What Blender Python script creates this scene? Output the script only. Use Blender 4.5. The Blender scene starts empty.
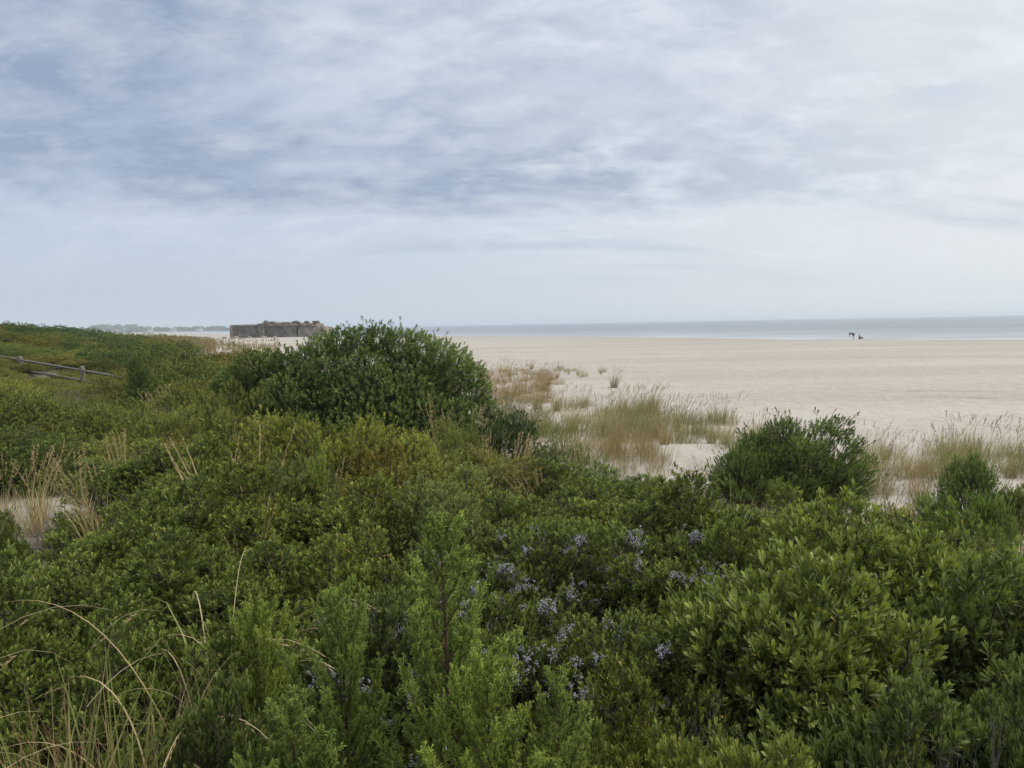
import bpy, math, random
import numpy as np
from mathutils import Matrix, Vector

rng = np.random.default_rng(7)
random.seed(7)
scene = bpy.context.scene
COL = scene.collection
R = math.radians

# ------------------------------------------------------------------ camera
F = 769.0
CZ = 4.6
PITCH = math.atan(60.2 / F)
ROLL = R(1.05)
fw = np.array([0, math.cos(PITCH), -math.sin(PITCH)])
rt0 = np.array([1.0, 0, 0]); up0 = np.array([0, math.sin(PITCH), math.cos(PITCH)])
rt = rt0 * math.cos(ROLL) - up0 * math.sin(ROLL)
up = up0 * math.cos(ROLL) + rt0 * math.sin(ROLL)
cam_d = bpy.data.cameras.new('camera')
cam = bpy.data.objects.new('camera', cam_d); COL.objects.link(cam)
cam_d.sensor_width = 36; cam_d.lens = 36 * F / 1024
cam_d.clip_start = 0.05; cam_d.clip_end = 30000
cam.matrix_world = Matrix(((rt[0], up[0], -fw[0], 0), (rt[1], up[1], -fw[1], 0), (rt[2], up[2], -fw[2], CZ), (0, 0, 0, 1)))
scene.camera = cam

def at(px, py, Y):
    d = fw + (px - 512) / F * rt + (384 - py) / F * up
    s = Y / d[1]
    return d[0] * s, Y, CZ + d[2] * s

# ------------------------------------------------------------------ terrain
SHORE = np.array([(260, 20), (150, 80), (92, 134), (68, 152), (58, 176), (38, 218), (-12, 285), (-120, 430), (-460, 1120),
                  (-640, 1450), (-1300, 1500), (-4200, 1300)], float)

def shore_dist(x, y):
    """metres inland from the water's edge (negative at sea)"""
    x = np.asarray(x, float); y = np.asarray(y, float)
    best = np.full(x.shape, 1e9); sign = np.ones(x.shape)
    for (ax, ay), (bx, by) in zip(SHORE[:-1], SHORE[1:]):
        dx, dy = bx - ax, by - ay; L2 = dx * dx + dy * dy
        t = np.clip(((x - ax) * dx + (y - ay) * dy) / L2, 0, 1)
        qx, qy = ax + t * dx, ay + t * dy
        d = np.hypot(x - qx, y - qy)
        cr = dx * (y - ay) - dy * (x - ax)
        m = d < best
        best = np.where(m, d, best); sign = np.where(m, np.where(cr > 0, 1, -1), sign)
    return best * sign

def sstep(a, b, v):
    t = np.clip((v - a) / (b - a), 0, 1); return t * t * (3 - 2 * t)

def wob(x, y, s, k):
    return (np.sin(x / s + k) * np.cos(y / s * 1.3 + 2 * k) + np.sin((x + y) / s * .7 + 3.1 * k) * np.cos((x - y) / s * .9 + k)) * .5

def H(x, y):
    x = np.asarray(x, float); y = np.asarray(y, float)
    s = shore_dist(x, y)
    beach = -1.6 + 2.5 * sstep(-30, 26, s) + np.where(s < -30, (s + 30) * 0.01, 0)
    beach = np.maximum(beach, -6)
    # edge of the vegetated dune: line from near right to far left
    e = (x * 0.80 + (y - 17.0) * 0.62)      # >0 : beach side
    e = e + 1.6 * wob(x, y, 5.0, 1.0)
    dune = 0.75 * sstep(5, -9, e)
    dune = dune * sstep(420, 150, y)
    left = 2.75 * sstep(-11, -44, x) * sstep(4, 46, y) * sstep(130, 72, y) * sstep(-260, -160, x)
    flats = 0.6 * sstep(-20, -60, x) * sstep(60, 110, y) * sstep(420, 200, y)
    near = 1.5 * np.exp(-((x ** 2 + (y + 1.5) ** 2) / 2.6 ** 2) ** 2)
    bump = (0.16 * wob(x, y, 2.7, .4) + 0.10 * wob(x, y, 1.1, 2.2)) * sstep(12, -10, e)
    beach = beach + .07 * wob(x, y, 11., .8) * sstep(60, 0, np.abs(s)) 
    small = 0.035 * wob(x, y, 1.9, 5.0) + 0.05 * wob(x, y, 7.5, 3.3)
    hum = 0.30 * np.exp(-(((x - 4.6) / 2.2) ** 2 + ((y - 20.5) / 1.6) ** 2)) + .3 * np.exp(-(((x - 8.6) / 2) ** 2 + ((y - 15.5) / 1.5) ** 2)) \
        + 0.04 * np.exp(-(((x + 7.4) / 1.6) ** 2 + ((y - 12.2) / 1.8) ** 2))
    far = 4.0 * sstep(-1250, -1500, x + (y - 1600) * 0.2) * 0
    return beach + np.where(s > 20, dune + left + flats + near + bump + small + hum, small * .3) + far

def Hf(x, y):
    return float(H(np.array([x]), np.array([y]))[0])

# ------------------------------------------------------------------ mesh helpers
def mk_mesh(name, V, tris=None, quads=None, tint=None, mats=(), smooth=False, mat_idx=None):
    V = np.asarray(V, np.float32)
    nt = 0 if tris is None else len(tris); nq = 0 if quads is None else len(quads)
    loops = []
    if nt: loops.append(np.asarray(tris, np.int32).ravel())
    if nq: loops.append(np.asarray(quads, np.int32).ravel())
    lv = np.concatenate(loops)
    tot = np.concatenate([np.full(nt, 3, np.int32), np.full(nq, 4, np.int32)])
    st = np.concatenate([[0], np.cumsum(tot)[:-1]]).astype(np.int32)
    me = bpy.data.meshes.new(name)
    me.vertices.add(len(V)); me.vertices.foreach_set('co', V.ravel())
    me.loops.add(len(lv)); me.loops.foreach_set('vertex_index', lv)
    me.polygons.add(len(tot)); me.polygons.foreach_set('loop_start', st)
    try: me.polygons.foreach_set('loop_total', tot)
    except Exception: pass
    if smooth: me.polygons.foreach_set('use_smooth', np.ones(len(tot), bool))
    if mat_idx is not None: me.polygons.foreach_set('material_index', np.asarray(mat_idx, np.int32))
    me.update(calc_edges=True)
    if tint is not None:
        a = me.attributes.new('tint', 'FLOAT', 'POINT')
        a.data.foreach_set('value', np.asarray(tint, np.float32))
    for m in mats: me.materials.append(m)
    return me

def link(name, data, parent=None, loc=None):
    o = bpy.data.objects.new(name, data); COL.objects.link(o)
    if parent is not None: o.parent = parent
    if loc is not None: o.location = loc
    return o

def tag(o, label=None, cat=None, group=None, kind=None):
    if label: o['label'] = label
    if cat: o['category'] = cat
    if group: o['group'] = group
    if kind: o['kind'] = kind
    return o

def nrm(a):
    return a / np.maximum(np.linalg.norm(a, axis=-1, keepdims=True), 1e-9)

def basis(d, n):
    """columns x,y,z : y along d, z close to n"""
    d = nrm(d); z = n - (n * d).sum(-1, keepdims=True) * d; z = nrm(z); x = np.cross(d, z)
    return np.stack([x, d, z], -1)

class Buf:
    def __init__(s): s.V = []; s.T = []; s.Q = []; s.t = []; s.n = 0
    def add(s, V, T=None, Q=None, tint=0.5):
        V = np.asarray(V, float).reshape(-1, 3)
        s.V.append(V)
        if T is not None and len(T): s.T.append(np.asarray(T) + s.n)
        if Q is not None and len(Q): s.Q.append(np.asarray(Q) + s.n)
        s.t.append(np.broadcast_to(np.asarray(tint, float), (len(V),)).copy()); s.n += len(V)
    def inst(s, tv, tt, tq, pos, rot, scl, tint):
        """stamp a template: pos N,3 rot N,3,3 scl N or N,3, tint N"""
        N = len(pos)
        if N == 0: return
        scl = np.asarray(scl, float)
        if scl.ndim == 1: scl = np.repeat(scl[:, None], 3, 1)
        P = np.einsum('nij,nkj->nki', rot, tv[None] * scl[:, None, :]) + pos[:, None, :]
        off = (np.arange(N) * len(tv))[:, None, None]
        T = (np.asarray(tt)[None] + off).reshape(-1, 3) if tt is not None and len(tt) else None
        Q = (np.asarray(tq)[None] + off).reshape(-1, 4) if tq is not None and len(tq) else None
        s.add(P.reshape(-1, 3), T, Q, np.repeat(tint, len(tv)))
    def tube(s, pts, r, sides=4, tint=.5):
        pts = np.asarray(pts, float); n = len(pts); r = np.broadcast_to(np.asarray(r, float), (n,))
        d = np.gradient(pts, axis=0); d = nrm(d)
        ref = np.array([0.31, 0.17, 0.93]) if abs(d[0, 2]) < .8 else np.array([.9, .3, .1])
        B = basis(d, np.repeat(ref[None], n, 0))
        a = np.arange(sides) / sides * 2 * math.pi
        ring = B[:, None, :, 0] * np.cos(a)[None, :, None] + B[:, None, :, 2] * np.sin(a)[None, :, None]
        V = (pts[:, None] + ring * r[:, None, None]).reshape(-1, 3)
        i = np.arange(n - 1)[:, None] * sides; j = np.arange(sides)[None]
        j2 = (j + 1) % sides
        Q = np.stack([i + j, i + j2, i + sides + j2, i + sides + j], -1).reshape(-1, 4)
        s.add(V, None, Q, tint)
    def box(s, lo, hi, tint=.5):
        x0, y0, z0 = lo; x1, y1, z1 = hi
        V = [(x0, y0, z0), (x1, y0, z0), (x1, y1, z0), (x0, y1, z0), (x0, y0, z1), (x1, y0, z1), (x1, y1, z1), (x0, y1, z1)]
        s.add(V, None, [(0, 3, 2, 1), (4, 5, 6, 7), (0, 1, 5, 4), (1, 2, 6, 5), (2, 3, 7, 6), (3, 0, 4, 7)], tint)
    def mesh(s, name, mat, smooth=False):
        return mk_mesh(name, np.concatenate(s.V), np.concatenate(s.T) if s.T else None, np.concatenate(s.Q) if s.Q else None,
                       np.concatenate(s.t), [mat], smooth)

# ------------------------------------------------------------------ materials
def new_mat(name):
    m = bpy.data.materials.new(name); m.use_nodes = True
    nt = m.node_tree; nt.nodes.clear()
    out = nt.nodes.new('ShaderNodeOutputMaterial')
    return m, nt, out

def N(nt, t, **kw):
    n = nt.nodes.new(t)
    for k, v in kw.items():
        if k in n.inputs.keys() if hasattr(n.inputs, 'keys') else False: n.inputs[k].default_value = v
        else: setattr(n, k, v)
    return n

def ramp(nt, stops, fac):
    r = nt.nodes.new('ShaderNodeValToRGB'); e = r.color_ramp.elements
    while len(e) > 1: e.remove(e[0])
    e[0].position = stops[0][0]; e[0].color = (*stops[0][1], 1)
    for p, c in stops[1:]:
        q = e.new(p); q.color = (*c, 1)
    nt.links.new(fac, r.inputs[0]); return r.outputs[0]

def mix(nt, fac, a, b, mode='MIX'):
    m = nt.nodes.new('ShaderNodeMix'); m.data_type = 'RGBA'; m.blend_type = mode
    for sock, v in ((m.inputs[0], fac), (m.inputs[6], a), (m.inputs[7], b)):
        if isinstance(v, (int, float)): sock.default_value = v
        elif isinstance(v, tuple): sock.default_value = (*v, 1) if len(v) == 3 else v
        else: nt.links.new(v, sock)
    return m.outputs[2]

def math_(nt, op, a, b=None, c=None, clamp=False):
    m = nt.nodes.new('ShaderNodeMath'); m.operation = op; m.use_clamp = clamp
    for i, v in enumerate((a, b, c)):
        if v is None: continue
        if isinstance(v, (int, float)): m.inputs[i].default_value = v
        else: nt.links.new(v, m.inputs[i])
    return m.outputs[0]

def noise(nt, vec, scale, detail=4, rough=.55, dist=0.0):
    n = nt.nodes.new('ShaderNodeTexNoise'); n.inputs['Scale'].default_value = scale; n.inputs['Detail'].default_value = detail
    n.inputs['Roughness'].default_value = rough; n.inputs['Distortion'].default_value = dist
    if vec is not None: nt.links.new(vec, n.inputs['Vector'])
    return n.outputs['Fac']

def leaf_mat(name, stops, trans=.28, rough=.45, spec=.4, tr_tint=(1.15, 1.2, .55)):
    m, nt, out = new_mat(name)
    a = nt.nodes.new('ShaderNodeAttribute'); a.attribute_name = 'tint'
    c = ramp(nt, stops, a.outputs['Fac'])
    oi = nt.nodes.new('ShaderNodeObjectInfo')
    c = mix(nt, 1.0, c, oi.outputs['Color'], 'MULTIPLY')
    b = nt.nodes.new('ShaderNodeBsdfPrincipled'); b.inputs['Roughness'].default_value = rough
    b.inputs['Specular IOR Level'].default_value = spec
    nt.links.new(c, b.inputs['Base Color'])
    t = nt.nodes.new('ShaderNodeBsdfTranslucent')
    nt.links.new(mix(nt, 1.0, c, tr_tint, 'MULTIPLY'), t.inputs['Color'])
    ms = nt.nodes.new('ShaderNodeMixShader'); ms.inputs[0].default_value = trans
    nt.links.new(b.outputs[0], ms.inputs[1]); nt.links.new(t.outputs[0], ms.inputs[2])
    nt.links.new(ms.outputs[0], out.inputs[0])
    return m

def plain(name, stops, rough=.8, nscale=8, spec=.2, objtint=False, bump=0):
    m, nt, out = new_mat(name)
    tc = nt.nodes.new('ShaderNodeTexCoord')
    f = noise(nt, tc.outputs['Object'], nscale, 5, .6)
    c = ramp(nt, stops, f)
    if objtint:
        oi = nt.nodes.new('ShaderNodeObjectInfo'); c = mix(nt, 1.0, c, oi.outputs['Color'], 'MULTIPLY')
    b = nt.nodes.new('ShaderNodeBsdfPrincipled'); b.inputs['Roughness'].default_value = rough
    b.inputs['Specular IOR Level'].default_value = spec
    nt.links.new(c, b.inputs['Base Color'])
    if bump:
        bp = nt.nodes.new('ShaderNodeBump'); bp.inputs['Strength'].default_value = bump; bp.inputs['Distance'].default_value = .05
        nt.links.new(noise(nt, tc.outputs['Object'], nscale * 3, 5, .7), bp.inputs['Height']); nt.links.new(bp.outputs[0], b.inputs['Normal'])
    nt.links.new(b.outputs[0], out.inputs[0])
    return m

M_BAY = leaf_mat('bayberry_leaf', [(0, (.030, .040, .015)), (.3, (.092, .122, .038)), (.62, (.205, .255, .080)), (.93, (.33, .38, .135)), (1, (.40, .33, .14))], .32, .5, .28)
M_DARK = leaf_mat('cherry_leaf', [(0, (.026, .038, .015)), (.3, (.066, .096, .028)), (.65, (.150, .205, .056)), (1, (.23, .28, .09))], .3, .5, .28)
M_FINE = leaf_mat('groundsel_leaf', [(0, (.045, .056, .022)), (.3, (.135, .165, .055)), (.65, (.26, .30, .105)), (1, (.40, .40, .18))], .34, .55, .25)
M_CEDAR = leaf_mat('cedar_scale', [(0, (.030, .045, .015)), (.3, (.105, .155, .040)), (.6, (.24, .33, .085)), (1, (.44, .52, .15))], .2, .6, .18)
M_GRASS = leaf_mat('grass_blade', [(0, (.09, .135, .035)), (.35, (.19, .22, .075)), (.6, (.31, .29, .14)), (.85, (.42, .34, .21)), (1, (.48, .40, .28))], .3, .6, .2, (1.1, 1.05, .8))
M_BARK = plain('shrub_bark', [(.3, (.045, .036, .028)), (.7, (.11, .095, .08))], .9, 25)
M_TWIG = plain('dead_twig', [(.3, (.12, .105, .09)), (.7, (.24, .22, .20))], .9, 25)
M_CBARK = plain('cedar_bark', [(.3, (.075, .04, .025)), (.7, (.15, .09, .06))], .9, 30)
M_BERRY = plain('waxy_berry', [(.35, (.30, .30, .325)), (.65, (.47, .47, .50))], .7, 120)
M_WOOD = plain('weathered_wood', [(.3, (.12, .112, .10)), (.7, (.25, .235, .215))], .9, 12, bump=.4)

# ------------------------------------------------------------------ leaf templates (length 1 along y)
LEAF_V = np.array([(0, 0, 0), (-.10, .36, .035), (0, .36, .0), (.10, .36, .035), (-.175, .76, .02), (0, .78, -.02), (.175, .76, .02), (0, 1.0, -.06)])
LEAF_T = [(0, 2, 1), (0, 3, 2), (4, 5, 7), (5, 6, 7)]
LEAF_Q = [(1, 2, 5, 4), (2, 3, 6, 5)]
LEAF1_V = np.array([(0, 0, 0), (-.18, .6, .05), (.18, .6, .05), (0, 1, -.03)])
LEAF1_T = [(0, 3, 1), (0, 2, 3)]
ICO = (lambda p: nrm(np.array([(-1, p, 0), (1, p, 0), (-1, -p, 0), (1, -p, 0), (0, -1, p), (0, 1, p), (0, -1, -p), (0, 1, -p), (p, 0, -1), (p, 0, 1), (-p, 0, -1), (-p, 0, 1)], float)))((1 + 5 ** .5) / 2)
ICO_T = [(0, 11, 5), (0, 5, 1), (0, 1, 7), (0, 7, 10), (0, 10, 11), (1, 5, 9), (5, 11, 4), (11, 10, 2), (10, 7, 6), (7, 1, 8), (3, 9, 4), (3, 4, 2), (3, 2, 6), (3, 6, 8), (3, 8, 9), (4, 9, 5), (2, 4, 11), (6, 2, 10), (8, 6, 7), (9, 8, 1)]

def sph_points(n, r_, zmin=-.35):
    i = np.arange(n) + .5
    z = 1 - (1 - zmin) * i / n; a = i * 2.399963 + r_.uniform(0, 6.28)
    q = np.sqrt(1 - z * z)
    p = np.stack([q * np.cos(a), q * np.sin(a), z], -1)
    return nrm(p + r_.normal(0, .12, p.shape))

def sprigs(buf, P, A, L, nl, ll, lw, lod, r_, base_t=.35, droop=0.0, a0=70, a1=18, off=None):
    """P,A: base and axis of every sprig; nl leaves of length ll each"""
    n = len(P)
    A = nrm(A)
    k = np.arange(nl)
    t = ((k + .3) / nl)[None] ** .75 * np.ones((n, 1))
    az = k[None] * 2.399963 + r_.uniform(0, 6.28, (n, 1)) + r_.normal(0, .35, (n, nl))
    ang = np.radians(a0 + (a1 - a0) * t + r_.normal(0, 9, (n, nl)))
    ref = np.where(np.abs(A[:, 2:3]) < .9, np.array([[0, 0, 1.]]), np.array([[1., 0, 0]]))
    X = nrm(np.cross(A, ref)); Y = np.cross(A, X)
    rad = X[:, None] * np.cos(az)[..., None] + Y[:, None] * np.sin(az)[..., None]
    d = A[:, None] * np.cos(ang)[..., None] + rad * np.sin(ang)[..., None]
    d[..., 2] -= droop * r_.random((n, nl))
    nn = A[:, None] * 1.0 - rad * .25 + r_.normal(0, .22, d.shape) + np.array([0, 0, .25])
    pos = P[:, None] + A[:, None] * (t * L[:, None])[..., None]
    d = d.reshape(-1, 3); nn = nn.reshape(-1, 3); pos = pos.reshape(-1, 3)
    B = basis(d, nn)
    ls = ll * r_.uniform(.65, 1.15, len(d)) * np.repeat(r_.uniform(.72, 1.15, n), nl) * (1.0 - .25 * (t.ravel() > .85))
    sc = np.stack([ls * lw * r_.uniform(.85, 1.15, len(d)), ls, ls], -1)
    st = np.repeat(r_.normal(0, .10, n) + (0 if off is None else off), nl)
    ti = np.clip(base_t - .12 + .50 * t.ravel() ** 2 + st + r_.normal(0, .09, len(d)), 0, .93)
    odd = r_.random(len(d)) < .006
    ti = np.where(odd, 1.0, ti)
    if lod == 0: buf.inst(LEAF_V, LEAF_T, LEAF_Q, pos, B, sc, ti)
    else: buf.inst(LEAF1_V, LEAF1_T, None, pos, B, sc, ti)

def dome_billows(n, Rr, Hh, br, r_, low=.30):
    """billow centres over a dome of radius Rr and height Hh"""
    D = sph_points(n, r_, -.25)
    rr = r_.uniform(.62, 1.16, n)
    C = np.stack([D[:, 0] * (Rr - br) * rr, D[:, 1] * (Rr - br) * rr, Hh * low + np.maximum(D[:, 2], -.3) * (Hh * (1 - low) - br) * rr], -1)
    C = np.concatenate([C, [[0, 0, Hh * .55]]]); b = np.concatenate([br * r_.uniform(.62, 1.3, n), [br * 1.3]])
    ph = r_.uniform(0, 6.28); th_ = np.arctan2(C[:, 1], C[:, 0])
    f = 1 + .16 * np.cos(th_ * 2 + ph) + .12 * np.cos(th_ * 3 + 2 * ph); C[:, :2] *= f[:, None]; C[:, 2] *= (1 + .13 * np.cos(th_ - ph) * np.hypot(C[:, 0], C[:, 1]) / Rr)
    C[:, 2] = np.maximum(C[:, 2], b * .6)
    return C, b

def fan_dome(n, Rr, Hh, br, r_, low=.22):
    C, b = dome_billows(n, Rr, Hh, br, r_, low)
    m = int(n * .40); D = sph_points(m, r_, -.1); rr = r_.uniform(.45, .74, m)
    C2 = np.stack([D[:, 0] * (Rr - br) * rr, D[:, 1] * (Rr - br) * rr, Hh * low + np.maximum(D[:, 2], -.1) * (Hh * (1 - low) - br) * rr], -1)
    k = int(n * .35); th = r_.uniform(0, 6.28, k); q = Rr * r_.uniform(.62, .98, k)
    C3 = np.stack([q * np.cos(th), q * np.sin(th), Hh * r_.uniform(.08, .45, k)], -1)
    return np.concatenate([C, C2, C3]), np.concatenate([b, br * r_.uniform(.8, 1.2, m), br * r_.uniform(.7, 1.1, k)])

def shrub_parts(name, seed, C, b, spacing, sl, nl, ll, lw, lod, mat, upb=.55, base_t=.3, berries=0, stems=True, zmin=-.45,
                wind=0.0, squash=1.0, twigs=10, a0=70, a1=18, bark=None, jit=.35, keep=1.0, cull=.62, patches=None, fan=0.0):
    r_ = np.random.default_rng(seed)
    bark = bark or M_BARK
    fb = Buf()
    SP, SA, ST = [], [], []
    Rmax = max(.1, float(np.max(np.hypot(C[:, 0], C[:, 1]))))
    for c, br in zip(C, b):
        n = max(8, int(4 * math.pi * br * br * .72 / spacing ** 2))
        D = sph_points(n, r_, zmin)
        lump = 1 + .16 * np.sin(D[:, 0] * 5 + c[0] * 9) * np.cos(D[:, 1] * 6 + c[1] * 7) + r_.normal(0, .07, n)
        P = c + D * (br * lump)[:, None] * np.array([1, 1, squash])
        # drop those buried in other billows
        keepm = np.ones(n, bool)
        for c2, b2 in zip(C, b):
            if c2 is c: continue
            keepm &= np.linalg.norm(P - c2, axis=1) > b2 * cull
        keepm &= P[:, 2] > .03
        keepm &= r_.random(n) < keep
        P = P[keepm]; D = D[keepm]
        if fan:
            ax = nrm(nrm(c * np.array([1, 1, 0]) + 1e-6) * fan * .8 * min(1, np.hypot(c[0], c[1]) / (Rmax * .7)) + np.array([wind, 0, 1.]) + r_.normal(0, .14, 3))
            A = nrm(P - (c - ax * br * .95)) * .62 + ax * .38 + r_.normal(0, .13, D.shape)
        else:
            A = D * (1 - upb) + np.array([wind, 0, upb]) + r_.normal(0, jit * .5, D.shape)
        SP.append(P); SA.append(A); ST.append(np.full(len(P), r_.normal(0, .09)))
    P = np.concatenate(SP); A = nrm(np.concatenate(SA))
    L = sl * r_.uniform(.65, 1.3, len(P))
    P = P - A * (L * .55)[:, None]
    # a few long leaders break the outline
    lead = r_.random(len(P)) < .09
    P = P + A * (lead * sl * r_.uniform(.4, 1.9, len(P)))[:, None]
    sprigs(fb, P, A, L, nl, ll, lw, lod, r_, base_t, a0=a0, a1=a1, off=np.concatenate(ST))
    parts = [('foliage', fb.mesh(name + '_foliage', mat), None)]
    if stems:
        sb = Buf()
        for i, (c, br) in enumerate(zip(C, b)):
            a = r_.uniform(0, 6.28); base = np.array([math.cos(a) * .10, math.sin(a) * .10, -.05]) * (1 + np.max(b))
            mid = base * .45 + c * .55 + np.array([0, 0, -.15 * c[2]]) + r_.normal(0, .06, 3) * c[2]
            pts = [base * (1 - t) ** 2 + 2 * mid * t * (1 - t) + c * t * t for t in np.linspace(0, 1, 7)]
            r0 = .012 + .010 * c[2]
            sb.tube(pts, np.linspace(r0, r0 * .4, 7), 5)
            for _ in range(twigs):
                d = nrm(r_.normal(0, 1, 3) + np.array([0, 0, .7])); e = c + d * br * r_.uniform(.75, 1.02)
                m = (c + e) / 2 + r_.normal(0, .08, 3) * br
                sb.tube([c, m, e], [r0 * .35, r0 * .25, .002], 3)
        parts.append(('stems', sb.mesh(name + '_stems', bark), None))
    if berries:
        bb = Buf(); tw = sb
        for _ in range(berries):
            i = r_.integers(0, int(len(C) * .5)); D = nrm(np.array([r_.normal(0, .6), -abs(r_.normal(.7, .5)), r_.uniform(.25, 1.3)]))
            c = C[i] + D * b[i] * 1.22
            if any(np.linalg.norm(c - c2) < b2 * .8 for c2, b2 in zip(C, b)): continue
            pr = r_.uniform(.03, .065)
            for _s in range(int(5 + pr * 130)):
                q = c + r_.normal(0, .62, 3) * pr * np.array([1, .6, 1]); dd = nrm(np.array([r_.normal(0, .5), r_.normal(-.2, .4), 1.0])); ln = r_.uniform(.02, .045)
                tw.tube([q - dd * .09, q + dd * ln], [.0028, .0016], 3)
                nb = r_.integers(5, 12)
                u = r_.random(nb); off = nrm(r_.normal(0, 1, (nb, 3)))
                pos = q + dd * (u * ln)[:, None] + off * r_.uniform(.006, .014, nb)[:, None]
                bb.inst(ICO, ICO_T, None, pos, np.repeat(np.eye(3)[None], nb, 0), r_.uniform(.0036, .0054, nb), r_.random(nb))
        parts.append(('berries', bb.mesh(name + '_berries', M_BERRY, True), None))
        parts[1] = ('stems', sb.mesh(name + '_stems_b', bark), None)
    return parts

def template(parts, Rr, Hh):
    return {'parts': parts, 'R': Rr, 'H': Hh}

def bay(seed, berries=0, mat=None, Rr=.85, Hh=1.25, ll=.060, nb=15, br=.30, sp=.088, nl=20, base_t=.3, upb=.80, lw=.78):
    r_ = np.random.default_rng(seed)
    C, b = fan_dome(int(nb * 1.9), Rr, Hh, br * .62, r_)
    return template(shrub_parts('bay%d' % seed, seed, C, b, sp * .80, .085, int(nl * .68), ll, lw, 0, mat or M_BAY, upb=upb, base_t=base_t, berries=berries, wind=.06, a0=58, a1=12, fan=.8, zmin=-.05, squash=1.0, cull=.5, twigs=5), Rr, Hh)

def mid(seed, mat, Rr=1.5, Hh=1.7, ll=.075, nb=22, br=.42, sp=.135, nl=13, base_t=.3, upb=.5, lw=1.0, jit=.35, keep=1.0):
    r_ = np.random.default_rng(seed)
    C, b = fan_dome(int(nb * 1.45), Rr, Hh, br * .70, r_)
    return template(shrub_parts('mid%d' % seed, seed, C, b, sp * .9, .14, nl, ll, lw, 1, mat, upb=upb, base_t=base_t, jit=jit, keep=keep, twigs=4, wind=.06, fan=.8, zmin=-.3, cull=.45, a0=62, a1=15), Rr, Hh)

T = {}
T['dense'] = [mid(45, M_DARK, Rr=1.4, Hh=1.5, ll=.055, lw=1.1, nb=34, br=.34, sp=.098, nl=14, upb=.6, base_t=.32), mid(46, M_BAY, Rr=1.0, Hh=1.4, ll=.065, lw=.9, nb=24, br=.27, sp=.10, nl=14, upb=.75, base_t=.35)]
T['bay'] = [bay(11), bay(12, nb=13, br=.33), bay(13, nb=18, br=.26, Rr=.95), bay(14, nb=12, br=.34, Hh=1.1)]
T['big'] = [bay(21, ll=.076, br=.32, nb=15, sp=.092, nl=18, base_t=.36, lw=.82, upb=.85), bay(22, ll=.070, br=.30, nb=16, sp=.088, nl=18, base_t=.32, lw=.82, upb=.82)]
T['berry'] = [bay(31, 50, br=.28, ll=.055, base_t=.2), bay(32, 56, br=.30, ll=.056, base_t=.2)]
T['fine'] = [bay(41, mat=M_FINE, ll=.042, lw=.8, sp=.075, nl=22, nb=17, br=.27, upb=.6), bay(42, mat=M_FINE, ll=.046, lw=.7, sp=.078, nl=22, nb=15, br=.3)]
T['mid'] = [mid(51, M_BAY), mid(52, M_BAY, nb=18, br=.48), mid(53, M_BAY, Hh=1.4, nb=26, br=.36)]
T['midfine'] = [mid(61, M_FINE, ll=.062, lw=.8, sp=.12, nl=14), mid(62, M_FINE, ll=.065, lw=.7, sp=.12, nb=26, br=.36)]
T['middark'] = [mid(71, M_DARK, ll=.07, lw=1.2, nb=24, br=.40), mid(72, M_DARK, ll=.07, lw=1.2, nb=18, br=.46, Hh=1.9)]
T['open'] = [mid(81, M_FINE, ll=.06, lw=.55, nb=22, br=.38, sp=.15, keep=.55, upb=.65, jit=.5), mid(82, M_BAY, ll=.075, lw=.8, nb=16, br=.30, sp=.15, keep=.7, upb=.75, jit=.4)]
T['far'] = [mid(91, M_BAY, Rr=3.2, Hh=2.0, ll=.15, nb=34, br=.62, sp=.30, nl=11), mid(92, M_DARK, Rr=3.0, Hh=2.0, ll=.15, nb=30, br=.66, sp=.30, nl=11, base_t=.4),
            mid(93, M_FINE, Rr=3.2, Hh=1.8, ll=.14, lw=.8, nb=34, br=.58, sp=.28, nl=11)]

# dead twiggy shrub
def dead_template(seed, leafy=0.0):
    r_ = np.random.default_rng(seed); tb = Buf(); lb = Buf()
    tips = []
    def grow(p, d, l, r, lv):
        n = 4; pts = [p]
        for i in range(n):
            d = nrm(d + r_.normal(0, .18, 3) + np.array([0, 0, .05])); pts.append(pts[-1] + d * l / n)
        tb.tube(pts, np.linspace(r, r * .55, n + 1), 4 if lv < 2 else 3, r_.random())
        if lv == 3: tips.append((pts[-1], d)); return
        for j in range(4 if lv else 5):
            q = pts[r_.integers(1, n + 1)]
            grow(q, nrm(d + r_.normal(0, .65, 3)), l * r_.uniform(.5, .75), r * .5, lv + 1)
    for k in range(7):
        a = r_.uniform(0, 6.28); grow(np.array([.06 * math.cos(a), .06 * math.sin(a), -.03]), nrm(np.array([math.cos(a) * .55, math.sin(a) * .55, 1])), .6, .010, 0)
    parts = [('twigs', tb.mesh('dead%d' % seed, M_TWIG), None)]
    if leafy:
        P = np.array([t[0] for t in tips]); A = np.array([t[1] for t in tips])
        m = r_.random(len(P)) < leafy
        sprigs(lb, P[m], A[m], np.full(m.sum(), .07), 8, .05, .9, 1, r_, .45)
        parts.append(('foliage', lb.mesh('dead%d_leaves' % seed, M_FINE), None))
    return template(parts, .8, 1.3)
T['dead'] = [dead_template(101), dead_template(102, .5), dead_template(103, .25)]

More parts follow.
